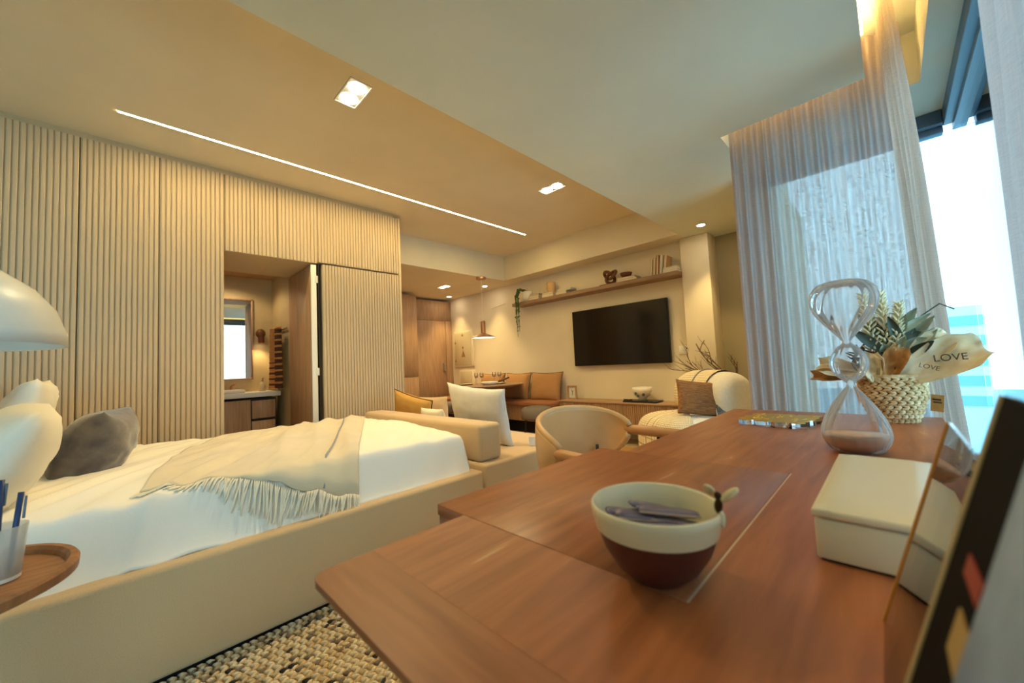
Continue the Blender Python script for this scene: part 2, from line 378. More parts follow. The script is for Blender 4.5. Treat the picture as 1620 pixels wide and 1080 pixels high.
units = [(-1.448, -1.044, 0.02, 'leftmost tall fluted wardrobe, behind the bed head'), (-1.044, -.64, .02, 'second tall fluted wardrobe from the bed head wall'),
         (-.64, -.236, 0.02, 'tall fluted taupe wardrobe above the ivory pillows, left of the first dark seam'), (-.236, .168, .02, 'tall fluted taupe wardrobe behind the dark cushion, between the two dark seams'),
         (.168, .565, .02, 'tall fluted taupe wardrobe immediately left of the bathroom opening'),
         (.565, .951, 2.085, 'short fluted overhead cupboard over the left half of the bathroom opening'), (.951, 1.29, 2.085, 'short fluted overhead cupboard over the open bathroom door leaf'),
         (1.29, 1.72, 2.10, 'short fluted overhead cupboard directly right of the bathroom opening, above the wide door'), (1.72, 2.14, 2.10, 'last short fluted overhead cupboard at the wardrobe end, by the dining corner')]
for y0, y1, z0, lb in units:
    t = thing('wardrobe', (XW, (y0+y1)/2, z0 if z0 > 1 else 0), lb, 'wardrobe', 'fluted wardrobe run along the left wall')
    zb = z0 if z0 > 1 else 0.0
    B(-4.6, XW-.03, y0+.0005, y1-.0005, zb, ZT+.002).build('carcass', TAUPE_IN, t)
    fluted(y0, y1, z0, ZT).build('door_panel', TAUPE, t)
t = thing('wardrobe', (XW, 1.73, 0), 'wide fluted taupe door panel to the right of the open bathroom door', 'wardrobe', 'fluted wardrobe run along the left wall')
B(-4.6, XW-.03, 1.335, 2.139, 0, 2.085).build('carcass', TAUPE_IN, t)
fluted(1.325, 2.14, .02, 2.083).build('door_panel', TAUPE, t)
B(-4.6, -3.84, 2.141, 2.165, 0, 2.735).build('end_panel', TAUPE, t, bevel=.002, seg=1)
# bathroom door folded inwards
d1 = thing('door_1', (-3.87, 1.27, 0), None, None); tag(d1, kind='structure')
B(-4.57, -3.875, 1.232, 1.272, .01, 2.07).build('door_leaf', OAK, d1, bevel=.002, seg=1)
B(-3.875, -3.855, 1.228, 1.276, .01, 2.07).build('door_edge', WHITEP, d1, bevel=.002, seg=1)
for z in (.25, 1.05, 1.93):
    MB().box(-3.858, -3.848, 1.262, 1.288, z-.035, z+.035).build('hinge', WHITEP, d1, bevel=.002)
B(-4.6, -3.86, 1.292, 1.30, 0, 2.085).build('dark_gap_slab', GAPSHADE, d1)  # dark slab put in for the shade of the gap beside the leaf
# ------------------------------------------------------------------ bathroom
struct('wall_bath_back', B(-5.45, -5.301, .1, 1.5, 0, 2.3), BATHW)
struct('wall_bath_right', B(-5.3, -4.6, 1.245, 1.33, 0, 2.3), BATHW)
struct('wall_bath_left', B(-5.3, -4.75, .1, .2, 0, 2.3), BATHW)
struct('trim_6', B(-5.4, -4.6, .1, 1.4, 2.19, 2.24), OAK)
va = thing('vanity_cabinet', (-5.05, .7, 0), 'oak vanity cabinet with three drawers seen through the bathroom opening', 'cabinet')
B(-5.3, -4.83, .25, 1.16, .12, .80).build('body', GAPSHADE, va)
B(-4.83, -4.81, .28, .925, .13, .79).build('door', OAK, va, bevel=.002, seg=1)
for a, b in ((.13, .35), (.365, .575), (.59, .79)):
    B(-4.83, -4.81, .935, 1.15, a, b-.012).build('drawer', OAK, va, bevel=.002, seg=1)
B(-5.3, -4.79, .22, 1.2, .815, .865).build('countertop', STONEW, va, bevel=.004)
MB().box(-5.22, -4.9, .55, .90, .865, .90).build('basin', STONEW, va, bevel=.015, seg=3)
fa = tag(MB().tube([(-5.2, .82, .865), (-5.2, .82, .93), (-5.12, .84, .955)], .012, 8).build('faucet', COPPER, smooth=True), 'small copper faucet at the bathroom basin', 'faucet')
mi_ = thing('bath_mirror', (-5.29, .75, 1.0), 'oak framed mirror over the bathroom vanity reflecting the window', 'mirror')
B(-5.298, -5.285, .49, 1.03, 1.015, 1.925).build('mirror_glass', MIRROR, mi_)
for q in ((.47, 1.04, 1.005, 1.02), (.47, 1.04, 1.915, 1.93), (.47, .485, 1.0, 1.94), (1.025, 1.04, 1.0, 1.94)):
    B(-5.298, -5.265, *q).build('frame_bar', OAK, mi_, bevel=.003, seg=1)
GLOWB = emat('sconce_bulb', (1.0, 0.8, 0.5), 6)
ws = thing('wall_sconce', (-5.25, 1.11, 1.5), 'small round brown wall sconce shining down beside the bathroom mirror', 'lamp')
MB().ell((-5.24, 1.11, 1.53), (.05, .05, .055), nu=16, nv=10).build('ball', DARKWOOD, ws, smooth=True)
MB().lathe([(.026, 1.42), (.032, 1.43), (.03, 1.5)], 16, (-5.235, 1.115, 0)).build('shade', DARKWOOD, ws, smooth=True)
MB().lathe([(.0, 1.424), (.024, 1.4235)], 16, (-5.235, 1.115, 0)).build('bulb', GLOWB, ws)
spot('sconce_light', (-5.2, 1.1, 1.41), 2.6, (1, .74, .38), 120, .8, .03)
spot('bath_light', (-4.95, .8, 2.15), 5, (1, .74, .42), 150, .5, .05)
dp = thing('soap_dispenser', (-5.12, 1.10, .865), 'pale soap dispenser with brown pump on bathroom counter', 'dispenser')
MB().lathe([(.0, 0), (.03, 0), (.03, .09), (.012, .1), (.012, .11)], 16, (-5.12, 1.10, .865)).build('bottle', BOOKG, dp, smooth=True)
MB().tube([(-5.12, 1.10, .975), (-5.12, 1.10, 1.01), (-5.09, 1.10, 1.012)], .007, 6).build('pump', COPPER, dp)
def towel(x0, x1, y, zt, zb, ma, mb_, lab, nm='hanging_towel'):
    o = MB(); nst = 30
    for k in range(nst):
        za = zb+(zt-zb)*k/nst; zz = zb+(zt-zb)*(k+1)/nst
        def fn(u, v, za=za, zz=zz):
            z = za+(zz-za)*v; tt = (z-zb)/(zt-zb); w_ = (x1-x0)*(1-.45*tt); xc = (x0+x1)/2
            return (xc+(u-.5)*w_, y-.012*math.sin(u*18)-.02*math.sin(PI*u)-.006*math.sin(v*PI), z)
        o.grid(fn, 18, 2, mi=1 if k % 3 == 2 else 0)
    return tag(o.build(nm, [ma, mb_], smooth=True, solid=.012), lab, 'towel', 'towels on the bathroom hooks')
towel(-5.16, -4.86, 1.19, 1.50, .88, TOWELA, TOWELB, 'long rust and brown striped towel hanging nearest the sconce')
towel(-4.98, -4.76, 1.16, 1.55, 1.18, TOWELA, CARAMEL, 'short orange striped hand towel hanging between the other bathroom towels')
towel(-4.86, -4.66, 1.18, 1.56, .90, TOWELB, TOWELA, 'dark brown towel with rust bands hanging nearest the door leaf')
rk = tag(MB().tube([(-5.2, 1.225, 1.54), (-4.65, 1.225, 1.54)], .01, 6).build('towel_rail', COPPER), 'thin copper towel rail on the bathroom side wall', 'rail')
# ------------------------------------------------------------------ ceiling lights
ls = thing('linear_light', (-3.41, 1.87, U), 'long thin recessed linear light in the upper ceiling', 'light')
B(-3.42, -3.40, -.05, 3.79, U-.003, U+.002).build('diffuser', GLOW, ls)
for q in ((-3.424, -3.42, -.054, 3.794), (-3.40, -3.396, -.054, 3.794)):
    B(q[0], q[1], q[2], q[3], U-.004, U+.002).build('edge_profile', WHITEP, ls)
def twin(x, y, z, rz, lab, along='y', s=.062, en_=60):
    t = thing('twin_downlight', (x, y, z), lab, 'light', 'square recessed ceiling lights')
    fr = MB(); dx, dy = (s, 2*s) if along == 'y' else (2*s, s)
    for (a, b, c, d) in ((-dx-.008, dx+.008, -dy-.008, -dy), (-dx-.008, dx+.008, dy, dy+.008), (-dx-.008, -dx, -dy, dy), (dx, dx+.008, -dy, dy)):
        fr.box(x+a, x+b, y+c, y+d, z-.006, z+.004)
    fr.build('frame', WHITEP, t)
    B(x-dx, x+dx, y-dy, y+dy, z-.001, z+.003).build('backing', LAMPW, t)
    for k in (-1, 1):
        cx, cy_ = (x, y+k*s) if along == 'y' else (x+k*s, y)
        MB().lathe([(0, z-.005), (s*.8, z-.004), (s*.86, z-.001)], 20, (cx, cy_, 0)).build('lamp_face', GLOWS, t)
        spot('downlight_beam', (cx, cy_, z-.02), en_, WARM, 120, .8, .05)
    return t
twin(-2.28, .99, U, 0, 'twin square downlight nearest the camera on the upper ceiling', 'x', .062, 20)
twin(-2.30, 2.99, U, 0, 'twin square downlight on the upper ceiling, farther toward the television wall', 'x', .062, 20)
twin(-5.25, 3.75, S, 0, 'twin downlight over the dining corner, left of the pendant', 'x', .055, 16)
def single(x, y, lab, en_=20, ang=80):
    t = thing('downlight', (x, y, S), lab, 'light', 'small single recessed downlights')
    B(x-.05, x+.05, y-.05, y+.05, S-.004, S+.003).build('frame', WHITEP, t, bevel=.002)
    MB().lathe([(0, S-.006), (.038, S-.005), (.04, S-.003)], 20, (x, y, 0)).build('lamp_face', GLOWS, t)
    spot('downlight_beam', (x, y, S-.02), en_, WARM, ang, .7, .03)
single(-5.95, 4.35, 'small downlight in the far corner by the entry door', 15, 75)
single(-4.85, 4.3, 'small downlight just right of the pendant canopy', 17, 75)
single(-1.32, 4.2, 'small downlight above the column beside the armchair', 20, 75)
# cove LED inside the curtain box
cv = thing('cove_light', (-.33, 2.63, 2.62), 'warm strip light hidden in the curtain recess', 'light')
B(-.66, -.005, 2.612, 2.622, 2.60, 2.625).build('strip', GLOWC, cv)
B(.001, .011, -1.5, 2.6, 2.60, 2.625).build('strip', GLOWC, cv)
# ------------------------------------------------------------------ windows
w1 = thing('window_1', (.35, .5, 0), None, None); tag(w1, kind='structure')
B(.30, .42, -2.5, 3.36, 2.30, S).build('head_rail', FRAMEM, w1, bevel=.006)
B(.335, .40, -2.5, 3.36, 2.26, 2.30).build('track', FRAMEM, w1, bevel=.004)
B(.30, .42, -2.5, 3.36, 0, .06).build('sill_rail', FRAMEM, w1, bevel=.006)
ys = [3.30, 2.45, 1.62, .79, -.04, -.87, -1.70, -2.5]
for a, b in zip(ys[1:], ys[:-1]):
    pn = B(.362, .370, a+.004, b-.004, .06, 2.27).build('pane', PANE, w1)
    B(.358, .374, b-.012, b-.004, .06, 2.27).build('pane_edge', EDGEG, pn)
w2 = thing('window_2', (-.1, 3.35, 0), None, None); tag(w2, kind='structure')
B(-.66, .30, 3.30, 3.42, 2.30, S).build('head_rail', FRAMEM, w2, bevel=.006)
B(-.66, .30, 3.335, 3.40, 2.26, 2.30).build('track', FRAMEM, w2, bevel=.004)
B(-.66, .42, 3.30, 3.42, 0, .06).build('sill_rail', FRAMEM, w2, bevel=.006)
for a, b in ((-.66, -.16), (-.16, .35)):
    pn = B(a+.004, b-.004, 3.362, 3.370, .06, 2.27).build('pane', PANE, w2)
# outside
HAZE = mat('hazy_facade', (158, 206, 220), .9); HAZE2 = mat('hazy_facade_pale', (186, 224, 232), .9); HAZEW = mat('hazy_opening', (112, 160, 184), .6)  # distance haze is put into these facade colours and the ground colour
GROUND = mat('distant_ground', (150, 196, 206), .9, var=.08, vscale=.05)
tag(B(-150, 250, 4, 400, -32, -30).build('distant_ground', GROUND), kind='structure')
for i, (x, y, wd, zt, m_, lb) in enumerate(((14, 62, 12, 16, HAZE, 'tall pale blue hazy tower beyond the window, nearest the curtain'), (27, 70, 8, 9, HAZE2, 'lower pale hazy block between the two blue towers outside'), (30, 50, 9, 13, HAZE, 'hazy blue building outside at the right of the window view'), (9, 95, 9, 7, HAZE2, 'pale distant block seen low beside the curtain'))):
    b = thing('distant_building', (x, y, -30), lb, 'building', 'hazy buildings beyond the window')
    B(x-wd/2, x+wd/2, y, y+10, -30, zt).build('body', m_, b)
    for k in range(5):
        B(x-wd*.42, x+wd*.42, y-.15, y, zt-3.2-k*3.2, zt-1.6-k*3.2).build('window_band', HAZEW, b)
# ------------------------------------------------------------------ curtains
def curtain(name, path, z0, z1, waves, amp, m_, lab, pinch=None, n=None, nz=26, lean=0):
    pts = [Vector((*p, 0)) for p in path]; seg = [(pts[i+1]-pts[i]).length for i in range(len(pts)-1)]; Lt = sum(seg)
    n = n or waves*12
    def at(u):
        d = u*Lt; i = 0
        while i < len(seg)-1 and d > seg[i]: d -= seg[i]; i += 1
        p = pts[i].lerp(pts[i+1], d/seg[i]); dr = (pts[i+1]-pts[i]).normalized(); return p, Vector((-dr.y, dr.x, 0))
    cen, _ = at(.5)
    def fn(u, v):
        p, nn = at(u); z = z0+(z1-z0)*v
        ph = noise.noise(Vector((u*waves*.5, 3.1, 0)))*2.4
        a = amp*(.75+.5*noise.noise(Vector((u*waves*.8, 0, 7))))*(.6+.4*(1-v)+.15*math.sin(v*9+u*30))
        q = p+nn*a*math.sin(2*PI*waves*u+ph+.35*math.sin(v*3+u*9))
        if pinch:
            k = pinch+(1-pinch)*(1-v)**.8
            q = cen+(q-cen)*k
        return (q.x+lean*(1-v), q.y, z)
    mb = MB().grid(fn, n, nz)
    o = mb.build(name, m_, smooth=True)
    uvl = o.data.uv_layers.new(name='UVMap'); vi = [0]*len(o.data.loops); o.data.loops.foreach_get('vertex_index', vi)
    uvs = []
    for i in vi: uvs += [(i % (n+1))/n*Lt*1.6, (i//(n+1))/nz*(z1-z0)]
    uvl.data.foreach_set('uv', uvs)
    return tag(o, lab, 'curtain', 'sheer curtains')
curtain('sheer_curtain', [(-.645, 2.70), (.14, 2.70)], .02, 2.64, 15, .042, CURT, 'wide sheer grey curtain hanging behind the desk end, across the far window')
curtain('sheer_curtain', [(.05, 2.58), (.10, 2.22)], .02, 2.64, 6, .042, CURT2, 'gathered sheer curtain bundle at the room corner, behind the basket of dried flowers', pinch=.8, lean=.085)
curtain('sheer_curtain', [(.215, 1.50), (.215, -.6)], .02, 2.64, 14, .03, CURT, 'sheer curtain at the right edge of the frame, nearest the camera')
# ------------------------------------------------------------------ television wall
tv = thing('television', (-2.56, 4.56, 1.35), 'large black flat television mounted on the cream wall', 'television')
B(-3.25, -1.87, 4.535, 4.575, .962, 1.742).build('bezel', TVF, tv, bevel=.004)
B(-3.243, -1.877, 4.531, 4.536, .972, 1.735).build('screen', TVM, tv)
B(-2.9, -2.2, 4.575, 4.60, 1.1, 1.6).build('wall_mount', BLACK, tv)
sh = tag(B(-4.30, -1.665, 4.38, 4.6, 1.955, 2.005).build('wall_shelf', SHELFW, bevel=.003), 'long walnut wall shelf above the television', 'shelf')
cs = thing('media_console', (-2.5, 4.4, .1), 'low oak media console with fluted front under the television', 'console')
B(-3.35, -1.67, 4.27, 4.598, .17, .485).build('body', OAK, cs, bevel=.002)
B(-3.352, -1.67, 4.245, 4.598, .485, .505).build('top_panel', OAKH, cs, bevel=.002)
for k, (a, b) in enumerate(((-3.345, -2.79), (-2.785, -2.23), (-2.225, -1.675))):
    mb = MB(); n_ = 22
    for i in range(n_):
        x = a+(b-a)*i/n_; wd = (b-a)/n_
        mb.box(x+.001, x+wd-.004, 4.255, 4.27, .175, .48)
    mb.build('drawer_front', OAK, cs)
bn = thing('dining_bench', (-4.7, 4.3, 0), 'built-in bench with terracotta seat pad along the cream wall', 'bench')
B(-6.2, -3.36, 4.12, 4.598, .2, .42).build('base', OAK, bn, bevel=.003)
B(-6.2, -3.36, 4.06, 4.598, .42, .485).build('seat_pad', TERRA, bn, bevel=.018, seg=3)
B(-6.15, -3.4, 4.3, 4.597, 0, .2).build('plinth', GAPSHADE, bn)
# cushion maker
def cushion(name, w_, h_, t_, m_, lab, loc, rot, pin=.08, pipe=None, cat='cushion', group=None, n=22, wr=.006, seed=0, round_=.4, saddle=0):
    mb = MB()
    def side(sg):
        def fn(u, v):
            a = u*2-1; b = v*2-1
            ex = 1-pin*(1-b*b)*abs(a)**3; ey = 1-pin*(1-a*a)*abs(b)**3
            th = t_/2*max(0, (1-a*a)*(1-b*b))**round_
            nz = wr*noise.noise(Vector((a*3+seed, b*3, sg*2.)))*(1-a*a*b*b)
            nz += wr*.7*noise.noise(Vector((a*7+seed, b*7, sg*4.)))*(1-abs(a*b))
            return (a*w_/2*ex, sg*(th+nz*(th > .001))+saddle*(a*a-.3), b*h_/2*ey)
        return fn
    mb.grid(side(1), n, n); o1 = len(mb.f)
    mb.grid(side(-1), n, n)
    for i in range(o1, len(mb.f)): mb.f[i] = mb.f[i][::-1]
    o = mb.build(name, m_, smooth=True, weld=True)
    o.location = loc; o.rotation_euler = rot
    tag(o, lab, cat, group)
    if pipe:
        pts = []
        for k in range(80):
            s_ = k/20
            if s_ < 1: a, b = -1+2*s_, -1
            elif s_ < 2: a, b = 1, -1+2*(s_-1)
            elif s_ < 3: a, b = 1-2*(s_-2), 1
            else: a, b = -1, 1-2*(s_-3)
            ex = 1-pin*(1-b*b)*abs(a)**3; ey = 1-pin*(1-a*a)*abs(b)**3
            pts.append((a*w_/2*ex*1.004, saddle*(a*a-.3), b*h_/2*ey*1.004))
        pts.append(pts[0])
        MB().tube(pts, .005, 5).build('piping', pipe, o, local=True, smooth=True)
    return o
for i, (x, lb) in enumerate(((-3.74, 'caramel bench cushion nearest the framed print'), (-4.34, 'caramel bench cushion, second from the framed print'), (-4.95, 'golden caramel bench cushion partly behind the dining table top'))):
    cushion('bench_cushion', .58, .44, .16, CARAMEL, lb, (x, 4.45, .675), (math.radians(-14), 0, .05*(-1)**i), pipe=PIPE, group='caramel cushions on the dining bench', seed=i, n=16)
# stools
def stool(x, y, lab):
    t = thing('round_stool', (x, y, 0), lab, 'stool', 'grey round stools at the dining table')
    MB().lathe([(0, .46), (.14, .458), (.19, .445), (.215, .41), (.215, .33), (.205, .30), (0, .30)], 28, (x, y, 0)).build('seat', GREYF, t, smooth=True)
    for a in (.8, 2.4, 3.9, 5.5):
        MB().tube([(x+.15*math.cos(a), y+.15*math.sin(a), .3), (x+.18*math.cos(a), y+.18*math.sin(a), 0)], [.016, .01], 8).build('leg', DARKMETAL, t)
    B(x-.1, x+.1, y-.1, y+.1, .28, .305).build('under_frame', DARKMETAL, t)
stool(-3.42, 3.86, 'grey round upholstered stool in front of the bench, behind the tan chair')
stool(-5.35, 3.75, 'dark grey stool left of the dining table, half hidden by the white cushion')
# dining table
dt = thing('dining_table', (-4.42, 3.88, 0), 'round walnut dining table with grey pedestal below the pendant', 'table')
MB().lathe([(0, .70), (.42, .70), (.53, .727), (.55, .737), (.55, .743), (0, .745)], 48, (-4.42, 3.88, 0)).build('table_top', SHELFW, dt, smooth=False)
MB().lathe([(.0, .02), (.27, .02), (.25, .05), (.12, .3), (.1, .5), (.14, .70)], 28, (-4.42, 3.88, 0)).build('pedestal', GREYF, dt, smooth=True)
pl_ = [(-4.75, 3.72, 'pale dinner plate on the left side of the dining table'), (-4.36, 4.05, 'pale dinner plate behind the frying pan')]
for x, y, lb in pl_:
    tag(MB().lathe([(0, .748), (.09, .748), (.13, .762), (.135, .764), (.09, .755), (0, .753)], 28, (x, y, 0)).build('dinner_plate', CREAMG, smooth=True), lb, 'plate', 'plates on the dining table')
pn = thing('serving_pan', (-4.33, 3.85, .746), 'white shallow pan with brown wooden handle on the dining table', 'pan')
MB().lathe([(0, .747), (.10, .748), (.13, .79), (.125, .79), (.095, .755), (0, .755)], 28, (-4.33, 3.85, 0)).build('pan_body', STONEW, pn, smooth=True)
MB().tube([(-4.25, 3.95, .785), (-4.14, 4.08, .84)], [.01, .014], 8).build('handle', DARKWOOD, pn, smooth=True)
for i, (x, y, lb) in enumerate(((-4.66, 3.87, 'left wine glass on the dining table'), (-4.60, 3.93, 'second wine glass on the dining table, touching the left one'), (-4.52, 4.12, 'third wine glass, in the right pair'), (-4.46, 4.18, 'rightmost wine glass on the dining table'))):
    g = thing('wine_glass', (x, y, .746), lb, 'glass', 'wine glasses on the dining table')
    MB().lathe([(0, .746), (.03, .747), (.004, .752), (.004, .83), (.012, .838), (.026, .86), (.03, .89), (.025, .925)], 16, (x, y, 0)).build('bowl_and_stem', PANE2, g, smooth=True)
    MB().ell((x, y, .868), (.022, .022, .018), nu=12, nv=6).build('drink', COPPER, g, smooth=True)
tag(B(-4.95, -4.72, 3.55, 3.85, .746, .75).build('place_mat', OAKH), 'thin wooden place mat at the left edge of the dining table', 'mat')
pd = thing('pendant_lamp', (-4.40, 3.83, S), 'copper pendant lamp hanging over the dining table', 'lamp')
px, py = -4.40, 3.83
MB().lathe([(0, S), (.075, S), (.075, S-.03), (0, S-.032)], 28, (px, py, 0)).build('canopy', COPPER, pd)
MB().tube([(px, py, S-.03), (px, py, 1.70)], .003, 5).build('cord', WHITEP, pd)
MB().lathe([(.0, 1.72), (.03, 1.715), (.035, 1.70), (.035, 1.53), (.04, 1.52)], 24, (px, py, 0)).build('lamp_holder', COPPER, pd, smooth=True)
MB().lathe([(.03, 1.53), (.08, 1.505), (.16, 1.475), (.185, 1.455), (.18, 1.455), (.08, 1.495), (.03, 1.515)], 36, (px, py, 0)).build('shade', COPPER, pd, smooth=True)
MB().lathe([(0, 1.462), (.15, 1.46), (.172, 1.459)], 30, (px, py, 0)).build('diffuser', emat('pendant_diffuser', (1, .86, .6), 1.6), pd)
# panels on wall
ep = thing('electrical_panel', (-5.86, 4.6, 1.0), 'cream electrical panel door on the wall beside the entry door', 'panel')
B(-6.16, -5.56, 4.575, 4.6, 1.03, 1.72).build('frame', PLASTER, ep, bevel=.004)
B(-6.13, -5.62, 4.57, 4.577, 1.06, 1.69).build('panel_door', BOOKG, ep, bevel=.002)
for x, z in ((-5.87, 1.64), (-6.1, 1.5), (-5.87, 1.40), (-6.1, 1.15)):
    MB().ell((x, 4.568, z), (.022, .008, .022), nu=14, nv=6).build('latch', COPPER, ep, smooth=True)
MB().add([(-5.92, 4.567, 1.22), (-5.80, 4.567, 1.22), (-5.86, 4.567, 1.34), (-5.92, 4.57, 1.22), (-5.80, 4.57, 1.22), (-5.86, 4.57, 1.34)], [(0, 1, 2), (5, 4, 3), (0, 3, 4, 1), (1, 4, 5, 2), (2, 5, 3, 0)]).build('warning_triangle', COPPER, ep)
MB().add([(-5.885, 4.565, 1.235), (-5.835, 4.565, 1.235), (-5.86, 4.565, 1.29)], [(0, 1, 2)]).build('triangle_center', OCHRE, ep)
lp = thing('lower_wall_panel', (-5.8, 4.6, .8), 'smaller cream access panel below the electrical panel', 'panel')
B(-6.02, -5.56, 4.578, 4.6, .55, .965).build('frame', PLASTER, lp, bevel=.004)
B(-5.98, -5.62, 4.572, 4.58, .58, .94).build('panel_door', BOOKG, lp, bevel=.003)
tag(MB().tube([(-5.03+.36*k/10, 4.597, 2.05+.03*(k/10)**1.5) for k in range(11)], .006, 6).build('shelf_shadow_line', PLASTER), 'thin curved shelf shadow shaped as a raised line on the wall left of the shelf', 'shadow line')  # raised line standing in for a thin shadow of the shelf
wp = thing('switch_plate', (-1.70, 4.6, 1.1), 'white wall switch plate right of the television', 'switch')
B(-1.79, -1.662, 4.588, 4.6, 1.055, 1.155).build('plate', WHITEP, wp, bevel=.002)
B(-1.705, -1.68, 4.583, 4.589, 1.115, 1.13).build('socket', BLACK, wp)
# shelf items
ZS = 2.006
pp = thing('trailing_plant', (-4.05, 4.47, ZS), 'white pot with green trailing plant at the left end of the shelf', 'plant')
MB().lathe([(0, 0), (.05, 0), (.085, .06), (.08, .14), (.06, .17), (.055, .165), (0, .15)], 24, (-4.04, 4.48, ZS)).build('pot', STONEW, pp, smooth=True)
lf = MB(); st = MB()
for k in range(13):
    a = PI*.75+random.uniform(-.9, .9); r_ = .08+random.random()*.05; ln = random.choice((.12, .2, .3, .42, .5))
    x0, y0 = -4.06+r_*math.cos(a)*.6, 4.46-.07-random.random()*.03
    pts = [(-4.05, 4.47, ZS+.17), (x0-.03, y0, ZS+.2), (x0-.06, y0-.03, ZS+.08), (x0-.07, 4.36, ZS-.06), (x0-.07, 4.355, ZS-.05-ln)]
    if k > 8: pts = pts[:3]
    st.tube(pts, .003, 4)
    for p, q in zip(pts[:-1], pts[1:]):
        for j in range(5):
            c = Vector(p).lerp(Vector(q), j/5)
            lf.ell(c+Vector((random.uniform(-.012, .012), random.uniform(-.012, .006), 0)), (.012, .005, .016), R3(random.random(), 0, random.random()*3), 6, 4)
st.build('stem', PLANTG, pp); tag(lf.build('foliage', PLANTG, pp, smooth=True), kind='stuff')
def book(x, y, z, L, W, T, cover, lab, rot=(0, 0, 0), group='books on the wall shelf', nm='book'):
    t = thing(nm, (x, y, z), lab, 'book', group); t.rotation_euler = rot
    c = MB().box(-L/2, L/2, -W/2, W/2, 0, T*.12).box(-L/2, L/2, -W/2, W/2, T*.88, T).box(-L/2, L/2, W/2-.004, W/2, T*.12, T*.88)
    c.build('cover', cover, t, local=True)
    MB().box(-L/2+.005, L/2-.005, -W/2+.005, W/2-.004, T*.12, T*.88).build('pages', BOOKP, t, local=True)
    return t
book(-3.86, 4.48, ZS, .22, .16, .035, BOOKB, 'buff book lying lowest in the stack beside the plant pot')
book(-3.86, 4.48, ZS+.036, .21, .15, .03, BOOKG, 'pale book in the middle of the stack beside the plant pot')
book(-3.85, 4.48, ZS+.067, .19, .14, .022, BOOKO, 'rust book on top of the stack beside the plant pot')
book(-3.58, 4.48, ZS, .22, .16, .045, BOOKG, 'pale book lying under the upright tan block')
book(-3.58, 4.48, ZS+.046, .21, .15, .025, BOOKB, 'buff book right beneath the upright tan block')
cd = thing('candle_block', (-3.56, 4.48, ZS+.072), 'tan cylinder candle standing on the two pale books', 'candle')
MB().lathe([(0, 0), (.062, 0), (.064, .004), (.064, .145), (.058, .15), (0, .148)], 24, (-3.56, 4.48, ZS+.072)).build('wax', BOOKB, cd, smooth=True)
MB().tube([(-3.56, 4.48, ZS+.215), (-3.56, 4.482, ZS+.232)], .002, 4).build('wick', BLACK, cd)
book(-3.35, 4.50, ZS, .20, .15, .05, BOOKG, 'cream book lying lowest, right of the tan candle')
book(-3.29, 4.50, ZS+.051, .24, .14, .028, BOOKW, 'cream book on top, right of the tan candle')
kn = thing('carved_wood_knot', (-2.56, 4.47, ZS), 'dark carved wooden knot sculpture on the shelf above the television', 'sculpture')
MB().box(-2.69, -2.44, 4.40, 4.55, ZS, ZS+.012).build('base', DARKWOOD, kn, bevel=.003)
def knot(u, r=.055):
    t_ = u*2*PI; return (-2.56+.036*(math.sin(t_)+2*math.sin(2*t_))*.9, 4.47-.035*math.sin(3*t_), ZS+.115+.034*(math.cos(t_)-2*math.cos(2*t_))*.9)
MB().tube([knot(k/48) for k in range(49)], .021, 10).build('knot', DARKWOOD, kn, smooth=True)
book(-2.30, 4.48, ZS, .28, .17, .028, BOOKB, 'buff book lying lowest under the small wooden bowl')
book(-2.31, 4.48, ZS+.029, .25, .16, .024, BOOKG, 'pale book lying directly under the small wooden bowl')
tag(MB().lathe([(0, 0), (.03, 0), (.06, .02), (.078, .062), (.072, .062), (.05, .025), (0, .012)], 28, (-2.34, 4.48, ZS+.055)).build('wooden_bowl', DARKWOOD, smooth=True), 'small brown wooden bowl on two shelf books', 'bowl')
for i, (x, ang, hh, m_, lb) in enumerate(((-1.985, .10, .20, BOOKG, 'leftmost pale upright book at the shelf right end'), (-1.945, .10, .21, BOOKB, 'buff upright book, second in the leaning row'), (-1.905, .08, .235, BOOKO, 'tall rust upright book, in the leaning row'), (-1.865, .12, .225, BOOKW, 'white upright book leaning right, in the row'), (-1.82, .14, .21, BOOKB, 'rightmost buff upright book, leaning behind the white flat books'))):
    book(x+hh/2*math.sin(ang), 4.51, ZS+.003+hh/2*math.cos(ang), hh, .15, .03, m_, lb, rot=(0, -PI/2+ang, 0))
book(-1.755, 4.455, ZS, .17, .13, .032, BOOKW, 'thick white book lying lowest at the shelf right end')
book(-1.755, 4.455, ZS+.033, .16, .12, .028, BOOKW, 'white book lying on top at the shelf right end')
# console items
pf = thing('framed_print', (-3.24, 4.42, .505), 'small framed print in oak frame on the console left end', 'picture')
for q in ((-3.315, -3.165, .505, .525), (-3.315, -3.165, .675, .695), (-3.315, -3.295, .525, .675), (-3.185, -3.165, .525, .675)):
    B(q[0], q[1], 4.41, 4.43, q[2], q[3]).build('frame_bar', OAK, pf)
B(-3.296, -3.184, 4.422, 4.426, .524, .676).build('paper', BOOKW, pf)
MB().tube([(-3.24, 4.4215, .56), (-3.238, 4.4215, .60), (-3.25, 4.4215, .64)], .004, 4).build('plant_drawing', PLANTG, pf)
MB().tube([(-3.238, 4.4215, .60), (-3.225, 4.4215, .63)], .004, 4).build('plant_drawing', PLANTG, pf)
ty = tag(B(-2.40, -1.98, 4.30, 4.50, .506, .526).build('console_book', DARKMETAL, bevel=.002), 'thin dark book under the decorated bowl on the console', 'book')
db = thing('decorated_bowl', (-2.19, 4.40, .527), 'white porcelain bowl with dark painted motif on the console', 'bowl')
MB().lathe([(0, 0), (.055, 0), (.05, .03), (.09, .06), (.112, .11), (.115, .155), (.108, .155), (.1, .11), (.06, .05), (0, .04)], 32, (-2.19, 4.40, .527)).build('bowl_body', STONEW, db, smooth=True)
